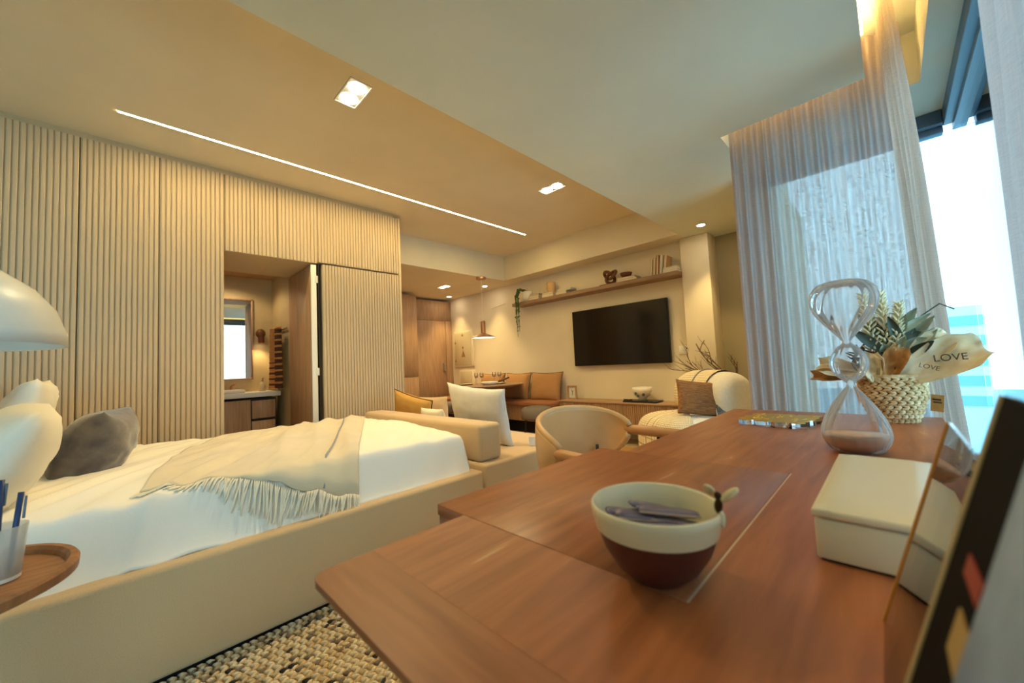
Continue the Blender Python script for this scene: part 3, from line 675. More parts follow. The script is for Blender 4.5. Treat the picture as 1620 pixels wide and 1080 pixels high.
for a, z, s_ in ((-1.9, .09, .022), (-1.3, .12, .02), (-1.0, .075, .018), (-1.6, .06, .018)):
    MB().ell((-2.19+.104*math.cos(a), 4.40+.104*math.sin(a), .527+z), (s_, .006, s_), R3(0, 0, a+PI/2), 10, 5).build('painted_motif', LEAF2, db, smooth=True)
tag(MB().tube([(-2.40, 4.33, .535), (-2.28, 4.31, .535)], .008, 6).build('pen', BLACK), 'black pen lying on the dark console book', 'pen')
# floor vase + branches
vb = thing('branch_vase', (-1.15, 4.3, 0), 'tall floor vase holding dry twisted branches behind the armchair', 'vase')
MB().lathe([(0, 0), (.10, 0), (.14, .15), (.15, .35), (.09, .6), (.06, .70), (.07, .74), (.06, .73), (.05, .6), (0, .5)], 28, (-1.15, 4.3, 0)).build('vase_body', GREYF, vb, smooth=True)
br = MB()
def branch(p, d, ln, r_, depth):
    pts = [Vector(p)]; d = Vector(d).normalized(); n_ = 6
    for i in range(n_):
        d = (d+Vector((random.uniform(-.2, .2), random.uniform(-.2, .2), random.uniform(-.12, .2)))).normalized()
        pts.append(pts[-1]+d*ln/n_)
    br.tube(pts, [r_*(1-.6*i/n_) for i in range(n_+1)], 5)
    if depth:
        for i in (2, 3, 4, 5):
            if random.random() < .85:
                branch(pts[i], d+Vector((random.uniform(-.9, .5), random.uniform(-.4, .4), random.uniform(-.5, .6))), ln*.5, r_*.55, depth-1)
for d_, ln in (((-.9, 0, .75), .62), ((-.75, .1, .3), .55), ((-.45, 0, 1), .34), ((.12, 0, 1), .26), ((-1, -.1, .5), .5)):
    branch((-1.15, 4.3, .70), d_, ln, .009, 2)
tag(br.build('branches', BARK, vb, smooth=True), kind='stuff')
# ------------------------------------------------------------------ rugs
tag(B(-5.2, -1.0, 2.75, 4.12, 0, .012).build('jute_rug', JUTE, bevel=.004), 'flat golden jute rug on the floor toward the dining bench', 'rug')
rg = MB()
rx0, rx1, ry0, ry1 = -1.83, -.25, -.10, 2.45
B_ = rg.box(rx0, rx1, ry0, ry1, 0, .012, mi=1)
pw, pl2 = .036, .026
i = 0
nx = int((rx1-rx0)/pw); ny = int((ry1-ry0)/pl2)
random.seed(3)
for ix in range(nx):
    xc = rx0+pw*(ix+.5)
    for iy in range(ny):
        yc = ry0+pl2*(iy+.5)+(.5*pl2 if ix % 2 else 0)
        if yc > 1.6 and xc > -.9: continue
        nval = noise.noise(Vector((xc*2.5, yc*1.2, 0)))
        for s_ in (-1, 1):
            rnd = random.random()
            mi = 2 if rnd < .10+.16*nval else (3 if rnd < .19+.15*nval else (0 if rnd < .72 else 1))
            rg.ell((xc+s_*.0092, yc, .016), (.0072, .018, .010), R3(0, 0, s_*.62), 5, 3, mi)
tag(rg.build('braided_rug', RUGS, smooth=True), 'chunky cream and charcoal braided rug beside the bed under the desk', 'rug')
# ------------------------------------------------------------------ bed and sofa
bed = thing('bed', (-2.7, .5, 0), 'large upholstered platform bed in beige linen fabric', 'bed')
B(-3.65, -1.82, -.55, 1.54, .03, .395).build('bed_base', BEDFAB, bed, bevel=.018, seg=3)
B(-3.68, -1.80, -.68, -.56, .03, 1.05).build('headboard', BEDFAB, bed, bevel=.03, seg=3)
B(-3.5, -2.02, -.53, 1.44, .38, .53).build('mattress', DUVETM, bed, bevel=.04, seg=3)
B(-3.6, -1.86, -.5, 1.5, 0, .03).build('plinth', GAPSHADE, bed)
so = thing('sofa', (-2.7, 2.0, 0), 'low beige fabric sofa platform joined to the bed foot', 'sofa')
B(-3.65, -1.82, 1.552, 2.52, .03, .425).build('seat_platform', BEDFAB, so, bevel=.02, seg=3)
B(-3.52, -1.875, 1.565, 1.752, .425, .658).build('back_bolster', BEDFAB, so, bevel=.028, seg=4)
B(-3.6, -1.88, 1.6, 2.48, 0, .03).build('plinth', GAPSHADE, so)
def sstep(x): x = max(0, min(1, x)); return x*x*(3-2*x)
def duvet_z(x, y):
    b = (1-((x+2.75)/.85)**2); c_ = 1-max(0, abs(y-.5)-.75)
    z = .588+.042*max(0, b)**.7
    wrk = noise.noise(Vector((x*2.2+y*3.0, y*1.2-x*.6, 0)))*.012+noise.noise(Vector((x*2.0+y*7, x*1.6-y*2, 4)))*.008
    q_ = x*.62+y*.78; t_ = -x*.78+y*.62
    z += wrk+(.009+.010*sstep((.7-y)/.8))*(1-2.2*abs(noise.noise(Vector((q_*8.5, t_*1.1, 9)))))*sstep((1.5-y)/.3)+.004*noise.noise(Vector((q_*26, t_*3, 2)))
    z -= .21*sstep((x+1.985)/.13)**1.3 if x > -1.985 else 0
    z -= .20*sstep((-3.50-x)/.12)
    z -= .17*sstep((y-1.475)/.06)**1.5
    return z
def dv(u, v):
    x = -3.62+u*(3.62-1.862); y = -.5+v*2.045
    y2 = min(y, 1.535)
    zz = duvet_z(x, y2)
    x2 = x
    if u > .93: x2 = x-.016*sstep((u-.93)/.04)+.006*noise.noise(Vector((y*7, 0, 0)))
    return (x2, y2, zz)
dvt = MB().grid(dv, 210, 240).build('duvet', DUVETM, smooth=True, solid=.012)
tag(dvt, 'white rumpled duvet spread over the bed mattress', 'duvet')
# throw blanket
P00, P10, P01, P11 = Vector((-2.05, .04)), Vector((-1.885, .80)), Vector((-3.56, .58)), Vector((-3.36, 1.50))
def thp(s_, t_):
    e0 = P00.lerp(P10, s_); e0.x += .03*math.sin(PI*s_)-.03*s_*(1-s_); e1 = P01.lerp(P11, s_)
    p = e0.lerp(e1, t_); p.y -= .05*math.sin(PI*t_)*(1-s_)
    return p
def thz(s_, t_):
    p = thp(s_, t_); z = duvet_z(p.x, p.y)+.014
    k = sstep((s_-.38)/.15)
    z += k*.026*(1-abs(math.sin(PI*(s_*5.2+.5*math.sin(t_*2.0)))))*(.45+.55*sstep(t_*1.6))+.006*noise.noise(Vector((s_*14, t_*3, 0)))
    return z
def thf(u, v): p = thp(u, v); return (p.x, p.y, thz(u, v))
th = MB().grid(thf, 90, 70).build('throw_blanket', THROWM, smooth=True, solid=.008)
tag(th, 'beige wool throw with cream fringe draped across the white duvet', 'blanket')
MB().tube([Vector(thf(.80-.02*t_/20+.06*math.sin(t_/20*2.5), t_/20))+Vector((0, 0, .012)) for t_ in range(21)], .0045, 5).build('edging', THROWEDGE, th, smooth=True)
fr = MB()
for k in range(95):
    s_ = (k+.5)/95; a = Vector(thf(s_, 0)); j = random.uniform(-.02, .02); ln = (.035+.075*s_)*random.uniform(.85, 1.1)
    pts = []
    for q in range(6):
        x = a.x+ln*.75*q/5*(1 if s_ < .6 else .55)+random.uniform(-.002, .002); x = min(x, -1.853)
        y = a.y-j*q/5-.03*q/5
        z = duvet_z(min(x, -1.868), y)+.012
        if x > -1.90: z = min(z, a.z-.02*q) - .0
        if s_ > .7: z = a.z-ln*q/5*.95
        pts.append((x+(.012 if s_ > .7 else 0), y, z))
    fr.tube(pts, [.0042, .0045, .004, .0045, .004, .0025], 5)
tag(fr.build('fringe', FRINGEM, th, smooth=True), kind='stuff')
# pillows
def pil(*a, **k): return cushion(*a, **k)
pil('bed_pillow', .74, .46, .27, PILLOWM, 'ivory pillow nearest the lamp, at the left edge of the bed', (-2.28, -.345, .755), (math.radians(-34), 0, math.radians(4)), pin=-.09, group='ivory pillows on the bed', cat='pillow', round_=.5, wr=.008)
pil('bed_pillow', .70, .50, .18, PILLOWM, 'ivory pillow standing behind, with its corner against the fluted wardrobe', (-2.98, -.36, .83), (math.radians(-18), 0, math.radians(2)), pin=.05, group='ivory pillows on the bed', cat='pillow', seed=5, wr=.012)
pil('bed_cushion', .44, .37, .25, DARKV, 'dark grey brown velvet lumbar cushion leaning on the ivory pillows', (-2.68, -.095, .74), (math.radians(-24), math.radians(0), math.radians(-12)), pin=.15, cat='cushion', seed=3, round_=.48, wr=.01)
pil('sofa_cushion', .62, .47, .14, mat('chalk_white_linen', (226, 224, 214), .95, var=.03, vscale=14, bump=.15, bscale=200), 'tall white square cushion leaning over the sofa bolster', (-2.33, 1.95, .66), (math.radians(16), math.radians(5), math.radians(6)), pin=.1, seed=9, round_=.4)
pil('sofa_cushion', .48, .36, .16, OCHRE, 'ochre cushion with brown piping at the far end of the sofa bolster', (-3.36, 1.98, .615), (math.radians(14), math.radians(14), math.radians(18)), pin=.1, pipe=PIPE, seed=2)
pil('sofa_cushion', .34, .26, .12, PILLOWM, 'small cream cushion between the ochre and the white sofa cushions', (-2.93, 1.93, .55), (math.radians(10), 0, 0), pin=.06, seed=4)
pil('sofa_cushion', .40, .32, .14, BEDFAB, 'small beige cushion farther back on the sofa', (-3.55, 2.32, .57), (math.radians(4), 0, .4), pin=.06, seed=14)
tag(MB().obox((-1.93, 2.13, .4585), (.075, .012, .062), R3(math.radians(-8), 0, math.radians(38))).build('folded_card', BOOKW), 'small white card standing on the sofa seat edge', 'card')
# ------------------------------------------------------------------ bedside
nt = thing('bedside_table', (-1.46, -.33, 0), 'round walnut bedside table with raised tray rim', 'table')
cx, cy2 = -1.46, -.315
MB().lathe([(0, .585), (.222, .585), (.238, .592), (.24, .612), (.236, .618), (.224, .618), (.218, .610), (.216, .600), (0, .600)], 64, (cx, cy2, 0)).build('tray_top', TRAYW, nt, smooth=False)
MB().lathe([(.16, 0), (.17, .01), (.03, .04), (.025, .585)], 28, (cx, cy2, 0)).build('pedestal', TRAYW, nt, smooth=True)
lm = thing('dome_lamp', (-1.50, -.37, .60), 'white metal dome lamp on the bedside table', 'lamp')
lx, ly = -1.50, -.34
prof = [(.235, 1.13), (.233, 1.16), (.215, 1.22), (.18, 1.27), (.13, 1.31), (.07, 1.335), (0, 1.343)]
MB().lathe([(.229, 1.131)]+prof, 64, (lx, ly, 0)).lathe([(.229, 1.131), (.222, 1.17), (.19, 1.24), (.12, 1.3), (0, 1.33)], 64, (lx, ly, 0)).build('shade', LAMPW, lm, smooth=True)
MB().lathe([(.0, .601), (.085, .601), (.085, .615), (.012, .62), (.012, 1.31)], 28, (lx, ly-.02, 0)).build('stand', LAMPW, lm, smooth=True)
cu_ = thing('tumbler', (-1.455, -.215, .60), 'frosted tumbler at the left edge on the bedside table', 'cup')
ux, uy = -1.452, -.198
MB().lathe([(0, .603), (.033, .603), (.043, .72), (.0405, .72), (.031, .612), (0, .612)], 36, (ux, uy, 0)).build('cup_body', CUPM, cu_, smooth=True)
MB().lathe([(.0335, .604), (.0342, .612)], 36, (ux, uy, 0)).build('cup_base', WHITEP, cu_, smooth=True)
for k, (a, b, lb) in enumerate((((.012, .016, .618), (.0, .03, .79), 'blue pen standing right in the frosted tumbler'), ((-.012, -.006, .618), (-.03, -.002, .82), 'dark blue pen standing left in the frosted tumbler'))):
    p_ = thing('blue_pen', (ux, uy, .615), lb, 'pen', 'pens in the tumbler')
    MB().tube([(ux+a[0], uy+a[1], a[2]), (ux+b[0], uy+b[1], b[2])], .005, 8).build('barrel', BLUEP, p_, smooth=True)
    MB().tube([(ux+b[0], uy+b[1]+.004, b[2]-.06), (ux+b[0]*1.05, uy+b[1]+.007, b[2]-.01)], .0025, 5).build('clip', FRAMEM, p_)
# ------------------------------------------------------------------ tan chair
CX, CY = -1.11, 1.67
CR = math.radians(-4)
ch = thing('desk_chair', (-1.0, 1.665, 0), 'tan leather chair with curved wraparound back, tucked at the desk', 'chair')
def shell(th_, v, off):
    a = abs(th_)/(PI/2*1.08); hu = .02+.110*max(0, 1-a**2.4)**.75; hl = .02+.155*max(0, 1-a**3)**.8; zc = .645+.012*(1-a)-.028*max(0, -math.sin(th_))
    R_x, R_y = .24+off, .285+off
    flare = .02*(v-.5)
    ca, sa = math.cos(th_), math.sin(th_)
    dx_ = -(R_x+flare)*ca; dy_ = (R_y+flare*.5)*sa; x = CX+dx_*math.cos(CR)-dy_*math.sin(CR); y = CY+dx_*math.sin(CR)+dy_*math.cos(CR)
    bul = .012*math.sin(PI*v)
    return Vector((x-(bul*ca), y+bul*sa, zc+(v-.5)*2*(hu if v > .5 else hl)-.02*(1-a)))
def shl(u, v):
    th_ = (u-.5)*2*PI/2*1.08
    q = (v*2) % 2
    if v < .5: return shell(th_, v*2, .016)
    return shell(th_, 1-(v-.5)*2, -.016)
sm = MB(); sm.grid(shl, 64, 40)
o = sm.build('backrest', LEATHER, ch, smooth=True, weld=True)
# rounded rims
for vv, nm in ((0, 'lower_rim'), (1, 'upper_rim')):
    pts = [shell((k/48-.5)*PI*1.08, vv, 0) for k in range(49)]
    MB().tube(pts, .0165, 8).build(nm, LEATHER, ch, smooth=True)
for sg in (1, -1):
    e = shell(sg*PI/2*1.08, .5, 0)
    dr_ = Vector((1, -.02, -.012 if sg > 0 else -.05))
    pts = [e-dr_*.05, e, e+dr_*.1, e+dr_*.25, e+dr_*.40]
    MB().tube(pts, [.006, .026, .027, .026, .024], 12).build('armrest', ARMWOOD, ch, smooth=True)
    MB().tube([(-.90, CY+sg*.285, .62), (-.90, CY+sg*.27, .42), (-.90, CY+sg*.28, .027)], [.009, .009, .008], 8).build('leg', DARKMETAL, ch, smooth=True)
    MB().tube([(-1.22, CY+sg*.2, .56), (-1.22, CY+sg*.2, .42), (-1.27, CY+sg*.22, .027)], [.009, .009, .008], 8).build('leg', DARKMETAL, ch, smooth=True)
MB().lathe([(0, .46), (.2, .458), (.25, .445), (.26, .42), (.24, .40), (0, .395)], 32, (-1.03, CY, 0)).build('seat', LEATHER, ch, smooth=True)
# ------------------------------------------------------------------ armchair
ar = thing('armchair', (-1.35, 3.72, 0), 'rounded white boucle armchair beside the console end', 'armchair')
MR = R3(0, 0, math.radians(-38))
MB().ell((-1.35, 3.58, .27), (.40, .38, .25), MR, 48, 24, e=.55).build('seat', WHITEC, ar, smooth=True)
def backf(off):
    def fn(u, v):
        s_ = u*2-1; a = 2*PI*v
        ax = Vector((-.89, 3.64, 0)).lerp(Vector((-1.52, 4.12, 0)), u); dr = Vector((-.66, .5, 0)).normalized(); nn = Vector((.5, .66, 0)).normalized()
        ax = ax+nn*(-.06*(s_*s_))
        r_ = .205*max(0, 1-abs(s_)**6)**.42+off
        return ax+nn*r_*math.cos(a)+Vector((0, 0, .655+1.08*r_*math.sin(a)))
    return fn
MB().grid(backf(0), 50, 36).build('backrest', WHITEC, ar, smooth=True, weld=True)
for a in (.8, 2.4, 3.9, 5.5):
    MB().tube([(-1.32+.26*math.cos(a), 3.62+.26*math.sin(a), .08), (-1.32+.27*math.cos(a), 3.62+.27*math.sin(a), .013)], [.02, .015], 8).build('leg', DARKWOOD, ar)
# knitted blanket over back and seat
def knit(name):
    m, t, out = nodes(name); L = t.links.new
    p = t.nodes.new('ShaderNodeBsdfPrincipled'); p.inputs['Roughness'].default_value = .95; L(p.outputs[0], out.inputs[0])
    uv = t.nodes.new('ShaderNodeUVMap'); ck = t.nodes.new('ShaderNodeTexBrick'); ck.inputs['Scale'].default_value = 30; ck.offset = 0
    ck.inputs['Color1'].default_value = (*lin((240, 228, 196)), 1); ck.inputs['Color2'].default_value = (*lin((232, 218, 184)), 1); ck.inputs['Mortar'].default_value = (*lin((184, 158, 118)), 1)
    ck.inputs['Mortar Size'].default_value = .09; ck.inputs['Mortar Smooth'].default_value = .6; ck.inputs['Brick Width'].default_value = .7; ck.inputs['Row Height'].default_value = .8
    L(uv.outputs[0], ck.inputs[0]); L(ck.outputs[0], p.inputs['Base Color'])
    b = t.nodes.new('ShaderNodeBump'); b.inputs['Strength'].default_value = .6; b.invert = True; L(ck.outputs['Fac'], b.inputs['Height']); L(b.outputs[0], p.inputs['Normal'])
    return m
KNIT = knit('waffle_knit')
def uvgrid(o, nu, nv, su, sv):
    uvl = o.data.uv_layers.new(name='UVMap'); vi = [0]*len(o.data.loops); o.data.loops.foreach_get('vertex_index', vi); uvs = []
    for i in vi: uvs += [(i % (nu+1))/nu*su, (i//(nu+1))/nv*sv]
    uvl.data.foreach_set('uv', uvs)
bl = thing('waffle_blanket', (-1.4, 3.8, .5), 'cream waffle knit blanket draped over the armchair back and seat', 'blanket')
bf = backf(.014)
o = MB().grid(lambda u, v: bf(.33+.60*u, .02+v*.66-.02), 24, 30).build('back_drape', KNIT, bl, smooth=True); uvgrid(o, 24, 30, .4, .9)
MB().tube([bf(.62+.03*math.sin(k/3), .05+.40*k/16)+Vector((0, 0, .006)) for k in range(17)], .007, 5).build('edging', THROWEDGE, bl, smooth=True)
def seatb(u, v):
    th_ = math.radians(-250+u*230); ph = math.radians(-42+v*128)
    def pw(x): return math.copysign(abs(x)**.55, x)
    q = Vector((.414*pw(math.cos(ph))*pw(math.cos(th_)), .394*pw(math.cos(ph))*pw(math.sin(th_)), .264*pw(math.sin(ph))))
    return Vector((-1.35, 3.58, .27))+MR @ q
o = MB().grid(seatb, 60, 24).build('seat_drape', KNIT, bl, smooth=True); uvgrid(o, 60, 24, 1.6, .6)
FUR = mat('brown_ribbed_fabric', (176, 124, 76), .9, col2=(132, 90, 56), vscale=16, stretch=(1, 4, 9), bump=.8, bscale=26, bstretch=(.6, 3, 9))
cushion('armchair_cushion', .37, .31, .13, FUR, 'brown ribbed cushion standing on the armchair seat', (-1.23, 3.50, .665), (math.radians(-20), math.radians(8), math.radians(42)), pin=.06, seed=6)
cushion('armchair_cushion', .22, .22, .08, mat('grey_pattern_cloth', (150, 150, 148), .9, col2=(60, 66, 76), vscale=26), 'small grey patterned cushion behind the brown ribbed cushion', (-1.03, 3.60, .60), (math.radians(-20), 0, math.radians(42)), pin=.05, seed=8, pipe=STONEW)
# ------------------------------------------------------------------ desk
dk = thing('desk', (-.25, 1.2, 0), 'long reddish wood desk filling the right foreground', 'desk')
DZ = .74
def rrect(x0, x1, y0, y1, r_, corners=(1, 1, 1, 1), n=8):
    out = []
    for k, (cx_, cy_, a0) in enumerate(((x0+r_, y0+r_, PI), (x1-r_, y0+r_, 1.5*PI), (x1-r_, y1-r_, 0), (x0+r_, y1-r_, PI/2))):
        if corners[k]:
            for i in range(n+1): a = a0+PI/2*i/n; out.append((cx_+r_*math.cos(a), cy_+r_*math.sin(a)))
        else: out.append(((x0, x1, x1, x0)[k], (y0, y0, y1, y1)[k]))
    return out
DX1 = .115
tp_ = rrect(-.622, DX1, .19, 2.28, .022, (1, 0, 0, 0))
MB().prism(rrect(-.605, DX1-.01, .25, 2.27, .022, (1, 0, 0, 0)), DZ-.045, DZ-.012).build('desk_substrate', DESKW, dk)
rr0 = rrect(-.622, DX1, .286, 2.28, .022, (0, 0, 0, 1))
MB().prism([(-.622, .4705), (-.622, .286), (DX1, .286), (DX1, 2.28), (-.59, 2.28), (-.615, 2.272), (-.622, 2.25), (-.622, 1.1165), (-.1967, 1.1165), (-.1967, .4705)], DZ-.012, DZ).build('top_panel', DESKW, dk)
MB().prism(rrect(-.622, DX1, .19, .2855, .026, (1, 0, 0, 0)), DZ-.010, DZ).build('end_band', DESKW2, dk)
B(-.715, -.1975, .4715, 1.1150, DZ-.022, DZ+.0005).build('vanity_flap', DESKW, dk, bevel=.0012, seg=1)
B(-.1967, -.1937, .47, 1.117, DZ-.006, DZ+.0004).build('flap_edge_strip', mat('pale_edge', (214, 184, 150), .4), dk)
B(-.713, -.6225, .474, 1.112, DZ-.10, DZ-.0225).build('drawer_front', DESKW, dk, bevel=.001, seg=1)
B(-.30, .10, .36, .41, .027, DZ-.045).build('leg_panel', DESKW, dk)
B(-.60, .10, 2.2, 2.25, .027, DZ-.045).build('leg_panel', DESKW, dk)
B(.06, .09, .3, 2.2, .3, DZ-.045).build('back_panel', DESKW, dk)
# bowl
bx, by = -.246, .505
bw = thing('snack_bowl', (bx, by, DZ), 'two tone bowl, cream rim over maroon body, in the desk foreground', 'bowl')
K_ = 1.13
prof = [(0, .0), (.030, .0), (.034, .004), (.046, .014), (.060, .036), (.068, .058)]
MB().lathe([(a*K_, b*K_) for a, b in prof], 64, (bx, by, DZ)).build('bowl_body', MAROON, bw, smooth=True)
MB().lathe([(a*K_, b*K_) for a, b in [(.0685, .0575), (.0725, .076), (.0735, .084), (.0715, .0865), (.069, .084), (.066, .066), (.055, .035), (.035, .014), (0, .010)]], 64, (bx, by, DZ)).build('rim_glaze', CREAMG, bw, smooth=True)
# bee on rim
ang = .10; ex, ey, ez = bx+.080*math.cos(ang), by+.080*math.sin(ang), DZ+.102
be = thing('metal_bee', (ex, ey, ez), 'small metal bee with pale wings perched on the bowl rim', 'figurine')
MB().ell((ex, ey, ez+.004), (.005, .005, .011), R3(.3, .2, 0), 12, 8).ell((ex, ey, ez+.016), (.0045, .0045, .005), nu=10, nv=6).build('body', mat('dark_bronze', (70, 56, 34), .35, metal=.9), be, smooth=True)
for (dx, dy, rx_, ry_) in ((-.010, .004, .5, -.6), (.013, .002, -.2, .9)):
    MB().ell((ex+dx, ey+dy, ez+.019), (.0055, .0028, .013), R3(rx_, ry_, .4), 14, 8).build('wing', mat('pearl_wing', (232, 206, 150), .2, metal=.4), be, smooth=True)
MB().ell((ex+.003, ey, ez-.012), (.004, .005, .010), nu=12, nv=8).build('clip', CREAMG, be, smooth=True)
random.seed(11)
lbs = ['lilac foil sachet lowest at the back of the bowl', 'lilac foil sachet tilted up against the bowl left side', 'foil sachet with pale edge crossing the bowl middle', 'foil sachet pointing at the bee, right side of the bowl', 'front foil sachet lying nearest the bowl front rim', 'small sachet poking up at the back left of the pile', 'foil sachet lying on top in the bowl centre', 'foil sachet under the bee side of the pile']
spec = [(-.005, .022, .050, .5, .1, .05), (-.028, .004, .058, .9, .25, .1), (-.010, -.004, .066, .75, .12, .12), (.026, .012, .060, .35, .1, -.15), (.008, -.022, .062, .72, .0, .02), (-.012, .024, .066, 1.1, .3, .0), (.010, .012, .071, .6, .08, -.1), (.028, -.006, .060, .95, .05, -.12)]
for (dx, dy, dz, rz, ry_, rx_), lb in zip(spec, lbs):
    s_ = thing('foil_sachet', (bx+dx*1.25, by+dy*1.25, DZ+dz+.010), lb, 'sachet', 'foil sachets in the bowl'); s_.rotation_euler = (rx_, ry_, rz)
    MB().ell((0, 0, 0), (.040, .013, .0045), nu=16, nv=6, e=.5).build('wrapper', SACHET, s_, local=True, smooth=True)
    MB().box(-.039, .039, -.0138, -.0118, -.0012, .0012).build('seam', SACHET2, s_, local=True)
# box
bo = thing('trinket_box', (-.04, .87, DZ), 'cream leatherette box with padded lid on the desk', 'box')
B(-.097, .033, .680, 1.052, DZ+.003, DZ+.058).build('box_body', BOXM, bo, bevel=.003)
B(-.093, .029, .684, 1.048, DZ, DZ+.004).build('base_pad', BLACK, bo)
B(-.099, .035, .676, 1.056, DZ+.060, DZ+.0715).build('lid', BOXM, bo, bevel=.003)
MB().grid(lambda u, v: (-.0945+u*.125, .681+v*.370, DZ+.0714+.0075*min(1, 6*min(u, 1-u))**.5*min(1, 9*min(v, 1-v))**.5), 30, 40).build('lid_pad', BOXM, bo, smooth=True)
# hourglass
hx, hy = -.094, 1.45
hg = thing('hourglass', (hx, hy, DZ), 'blown glass hourglass with three ribbed bulbs on the desk', 'hourglass')
ctrl = [(.030, .0), (.052, .004), (.068, .022), (.0755, .050), (.070, .082), (.050, .125), (.028, .160), (.012, .182), (.0095, .190), (.013, .197), (.030, .213), (.041, .235), (.0435, .250), (.040, .268), (.027, .290), (.013, .303), (.0095, .309), (.012, .315), (.026, .335), (.050, .365), (.070, .398), (.0775, .428), (.074, .455), (.056, .477), (.03, .486), (0, .488)]
def cr_spline(P, n=5):
    out = []
    for i in range(len(P)-1):
        p0 = P[max(i-1, 0)]; p1 = P[i]; p2 = P[i+1]; p3 = P[min(i+2, len(P)-1)]
        for k in range(n):
            t_ = k/n
            out.append(tuple(.5*((2*p1[a])+(-p0[a]+p2[a])*t_+(2*p0[a]-5*p1[a]+4*p2[a]-p3[a])*t_**2+(-p0[a]+3*p1[a]-3*p2[a]+p3[a])*t_**3) for a in (0, 1)))
    out.append(P[-1]); return [(max(0, r_), z) for r_, z in out]
pr = cr_spline([(0, 0.0)]+ctrl, 4)
def rib(k_): return lambda a, j, z, r_: r_*(1+k_*math.sin(18*(a+z*3.2)))
MB().lathe(pr, 144, (hx, hy, DZ), twist=rib(.014)).build('glass_body', GLASS, hg, smooth=True)
MB().lathe([(0, .004), (.040, .006), (.062, .024), (.0705, .046), (.0695, .050), (0, .052)], 64, (hx, hy, DZ)).build('sand', SAND, hg, smooth=True)
# acrylic word block
ab = thing('acrylic_ornament', (-.36, 1.87, DZ), 'thick clear acrylic ornament with gold mirrored top, wavy outline', 'ornament')
pts = [(-.475, 1.79), (-.445, 1.765), (-.425, 1.80), (-.41, 1.77), (-.375, 1.76), (-.365, 1.775), (-.345, 1.758), (-.32, 1.765), (-.31, 1.785), (-.30, 1.76), (-.265, 1.757), (-.25, 1.775), (-.262, 1.80), (-.245, 1.82), (-.25, 1.85), (-.232, 1.87), (-.24, 1.90), (-.225, 1.93), (-.232, 1.96), (-.222, 1.985), (-.235, 2.01), (-.30, 2.005), (-.31, 1.985), (-.325, 2.01), (-.45, 2.005), (-.468, 1.98), (-.462, 1.93), (-.485, 1.90), (-.472, 1.86), (-.488, 1.83)]
MB().prism(pts, DZ+.0005, DZ+.020).build('acrylic_slab', ACRY, ab)
cxm, cym = -.355, 1.88
MB().prism([(cxm+(x-cxm)*.985, cym+(y-cym)*.985) for x, y in pts], DZ+.0203, DZ+.0212).build('gold_top', GOLDTOP, ab)
gb = MB()
for k in range(26): gb.ell((random.uniform(-.45, -.25), random.uniform(1.79, 1.99), DZ+.0215), (random.uniform(.008, .018), .004, .002), R3(0, 0, random.random()*3), 8, 4)
tag(gb.build('raised_marks', GOLDTOP, ab, smooth=True), kind='stuff')
# ------------------------------------------------------------------ basket with dried flowers
kx, ky = -.018, 2.12
bk = thing('wicker_basket', (kx, ky, DZ), 'round braided wicker basket on the desk near the curtain', 'basket')
def kr(z): return .062+.034*math.sin(min(1, z/.13)*PI/2)-(.004 if z > .15 else 0)
MB().lathe([(0, 0), (.058, 0)]+[(kr(z/100)-.010, z/100) for z in range(1, 18)]+[(kr(.17)-.018, .165), (kr(.1)-.018, .05), (0, .03)], 32, (kx, ky, DZ)).build('liner', STEMM, bk, smooth=True)
wk = MB(); rows = 10; hr = .176/rows
for r_i in range(rows):
    z = hr*(r_i+.5); rad_ = kr(z); n_ = 24
    for k in range(n_):
        a = 2*PI*(k+.5*(r_i % 2))/n_
        for sgn, dz in ((1, .0045), (-1, -.0045)):
            M3 = R3(0, 0, a+PI/2) @ R3(0, sgn*.32, 0)
            wk.ell((kx+rad_*math.cos(a), ky+rad_*math.sin(a), DZ+z+dz), (PI*rad_/n_*1.25, .0065, .0056), M3, 8, 5)
tag(wk.build('braided_weave', WICKER, bk, smooth=True), kind='stuff')
MB().tube([(kx+.092*math.cos(a*PI/12), ky+.092*math.sin(a*PI/12), DZ+.178) for a in range(25)], .007, 8).build('rim', WICKER, bk, smooth=True)
tg = thing('gift_tag', (.09, 2.10, DZ+.1), 'small kraft tag hanging at the right side of the basket', 'tag')
MB().obox((.098, 2.10, DZ+.075), (.034, .002, .062), R3(0, .10, -.3)).build('card', PAPERB, tg)
MB().obox((.0975, 2.0985, DZ+.088), (.022, .001, .006), R3(0, .10, -.3)).obox((.0985, 2.0985, DZ+.078), (.022, .001, .005), R3(0, .10, -.3)).build('print_lines', INK, tg)
MB().tube([(.078, 2.11, DZ+.172), (.09, 2.105, DZ+.15), (.093, 2.10, DZ+.106)], .0012, 4).build('string', FRINGEM, tg)
bq = thing('dried_bouquet', (kx, ky, DZ+.17), 'dried flower bouquet with eucalyptus wrapped in printed kraft paper', 'bouquet')
# paper wrap: curled flaps
def flap(nm, base, tip, wid, curl, m_, nrm=Vector((0, -1, .3)), nu=26, nv=22):
    base = Vector(base); tip = Vector(tip); ax = tip-base; sd = ax.cross(nrm).normalized(); up = sd.cross(ax).normalized()
    def fn(u, v):
        w_ = wid*(.45+.55*math.sin(min(1, v*1.2)*PI/2))*(1-.35*sstep((v-.75)/.25)); a = (u-.5)*curl*2; cr2 = .010*(1-2*abs(noise.noise(Vector((u*4+tip.x*30, v*4, tip.z*9)))))
        return base+ax*v+sd*(w_*math.sin(a)/max(.2, curl)*1.0)+up*(w_*(1-math.cos(a))*.8+.010*math.sin(v*5+u*4)+cr2-.03*sstep((v-.8)/.2)*math.sin(u*PI))+ax.normalized()*.006*math.sin(u*7)*v
    return MB().grid(fn, nu, nv).build(nm, m_, bq, smooth=True, solid=.0012), fn
NF = Vector((0, -1, .35))
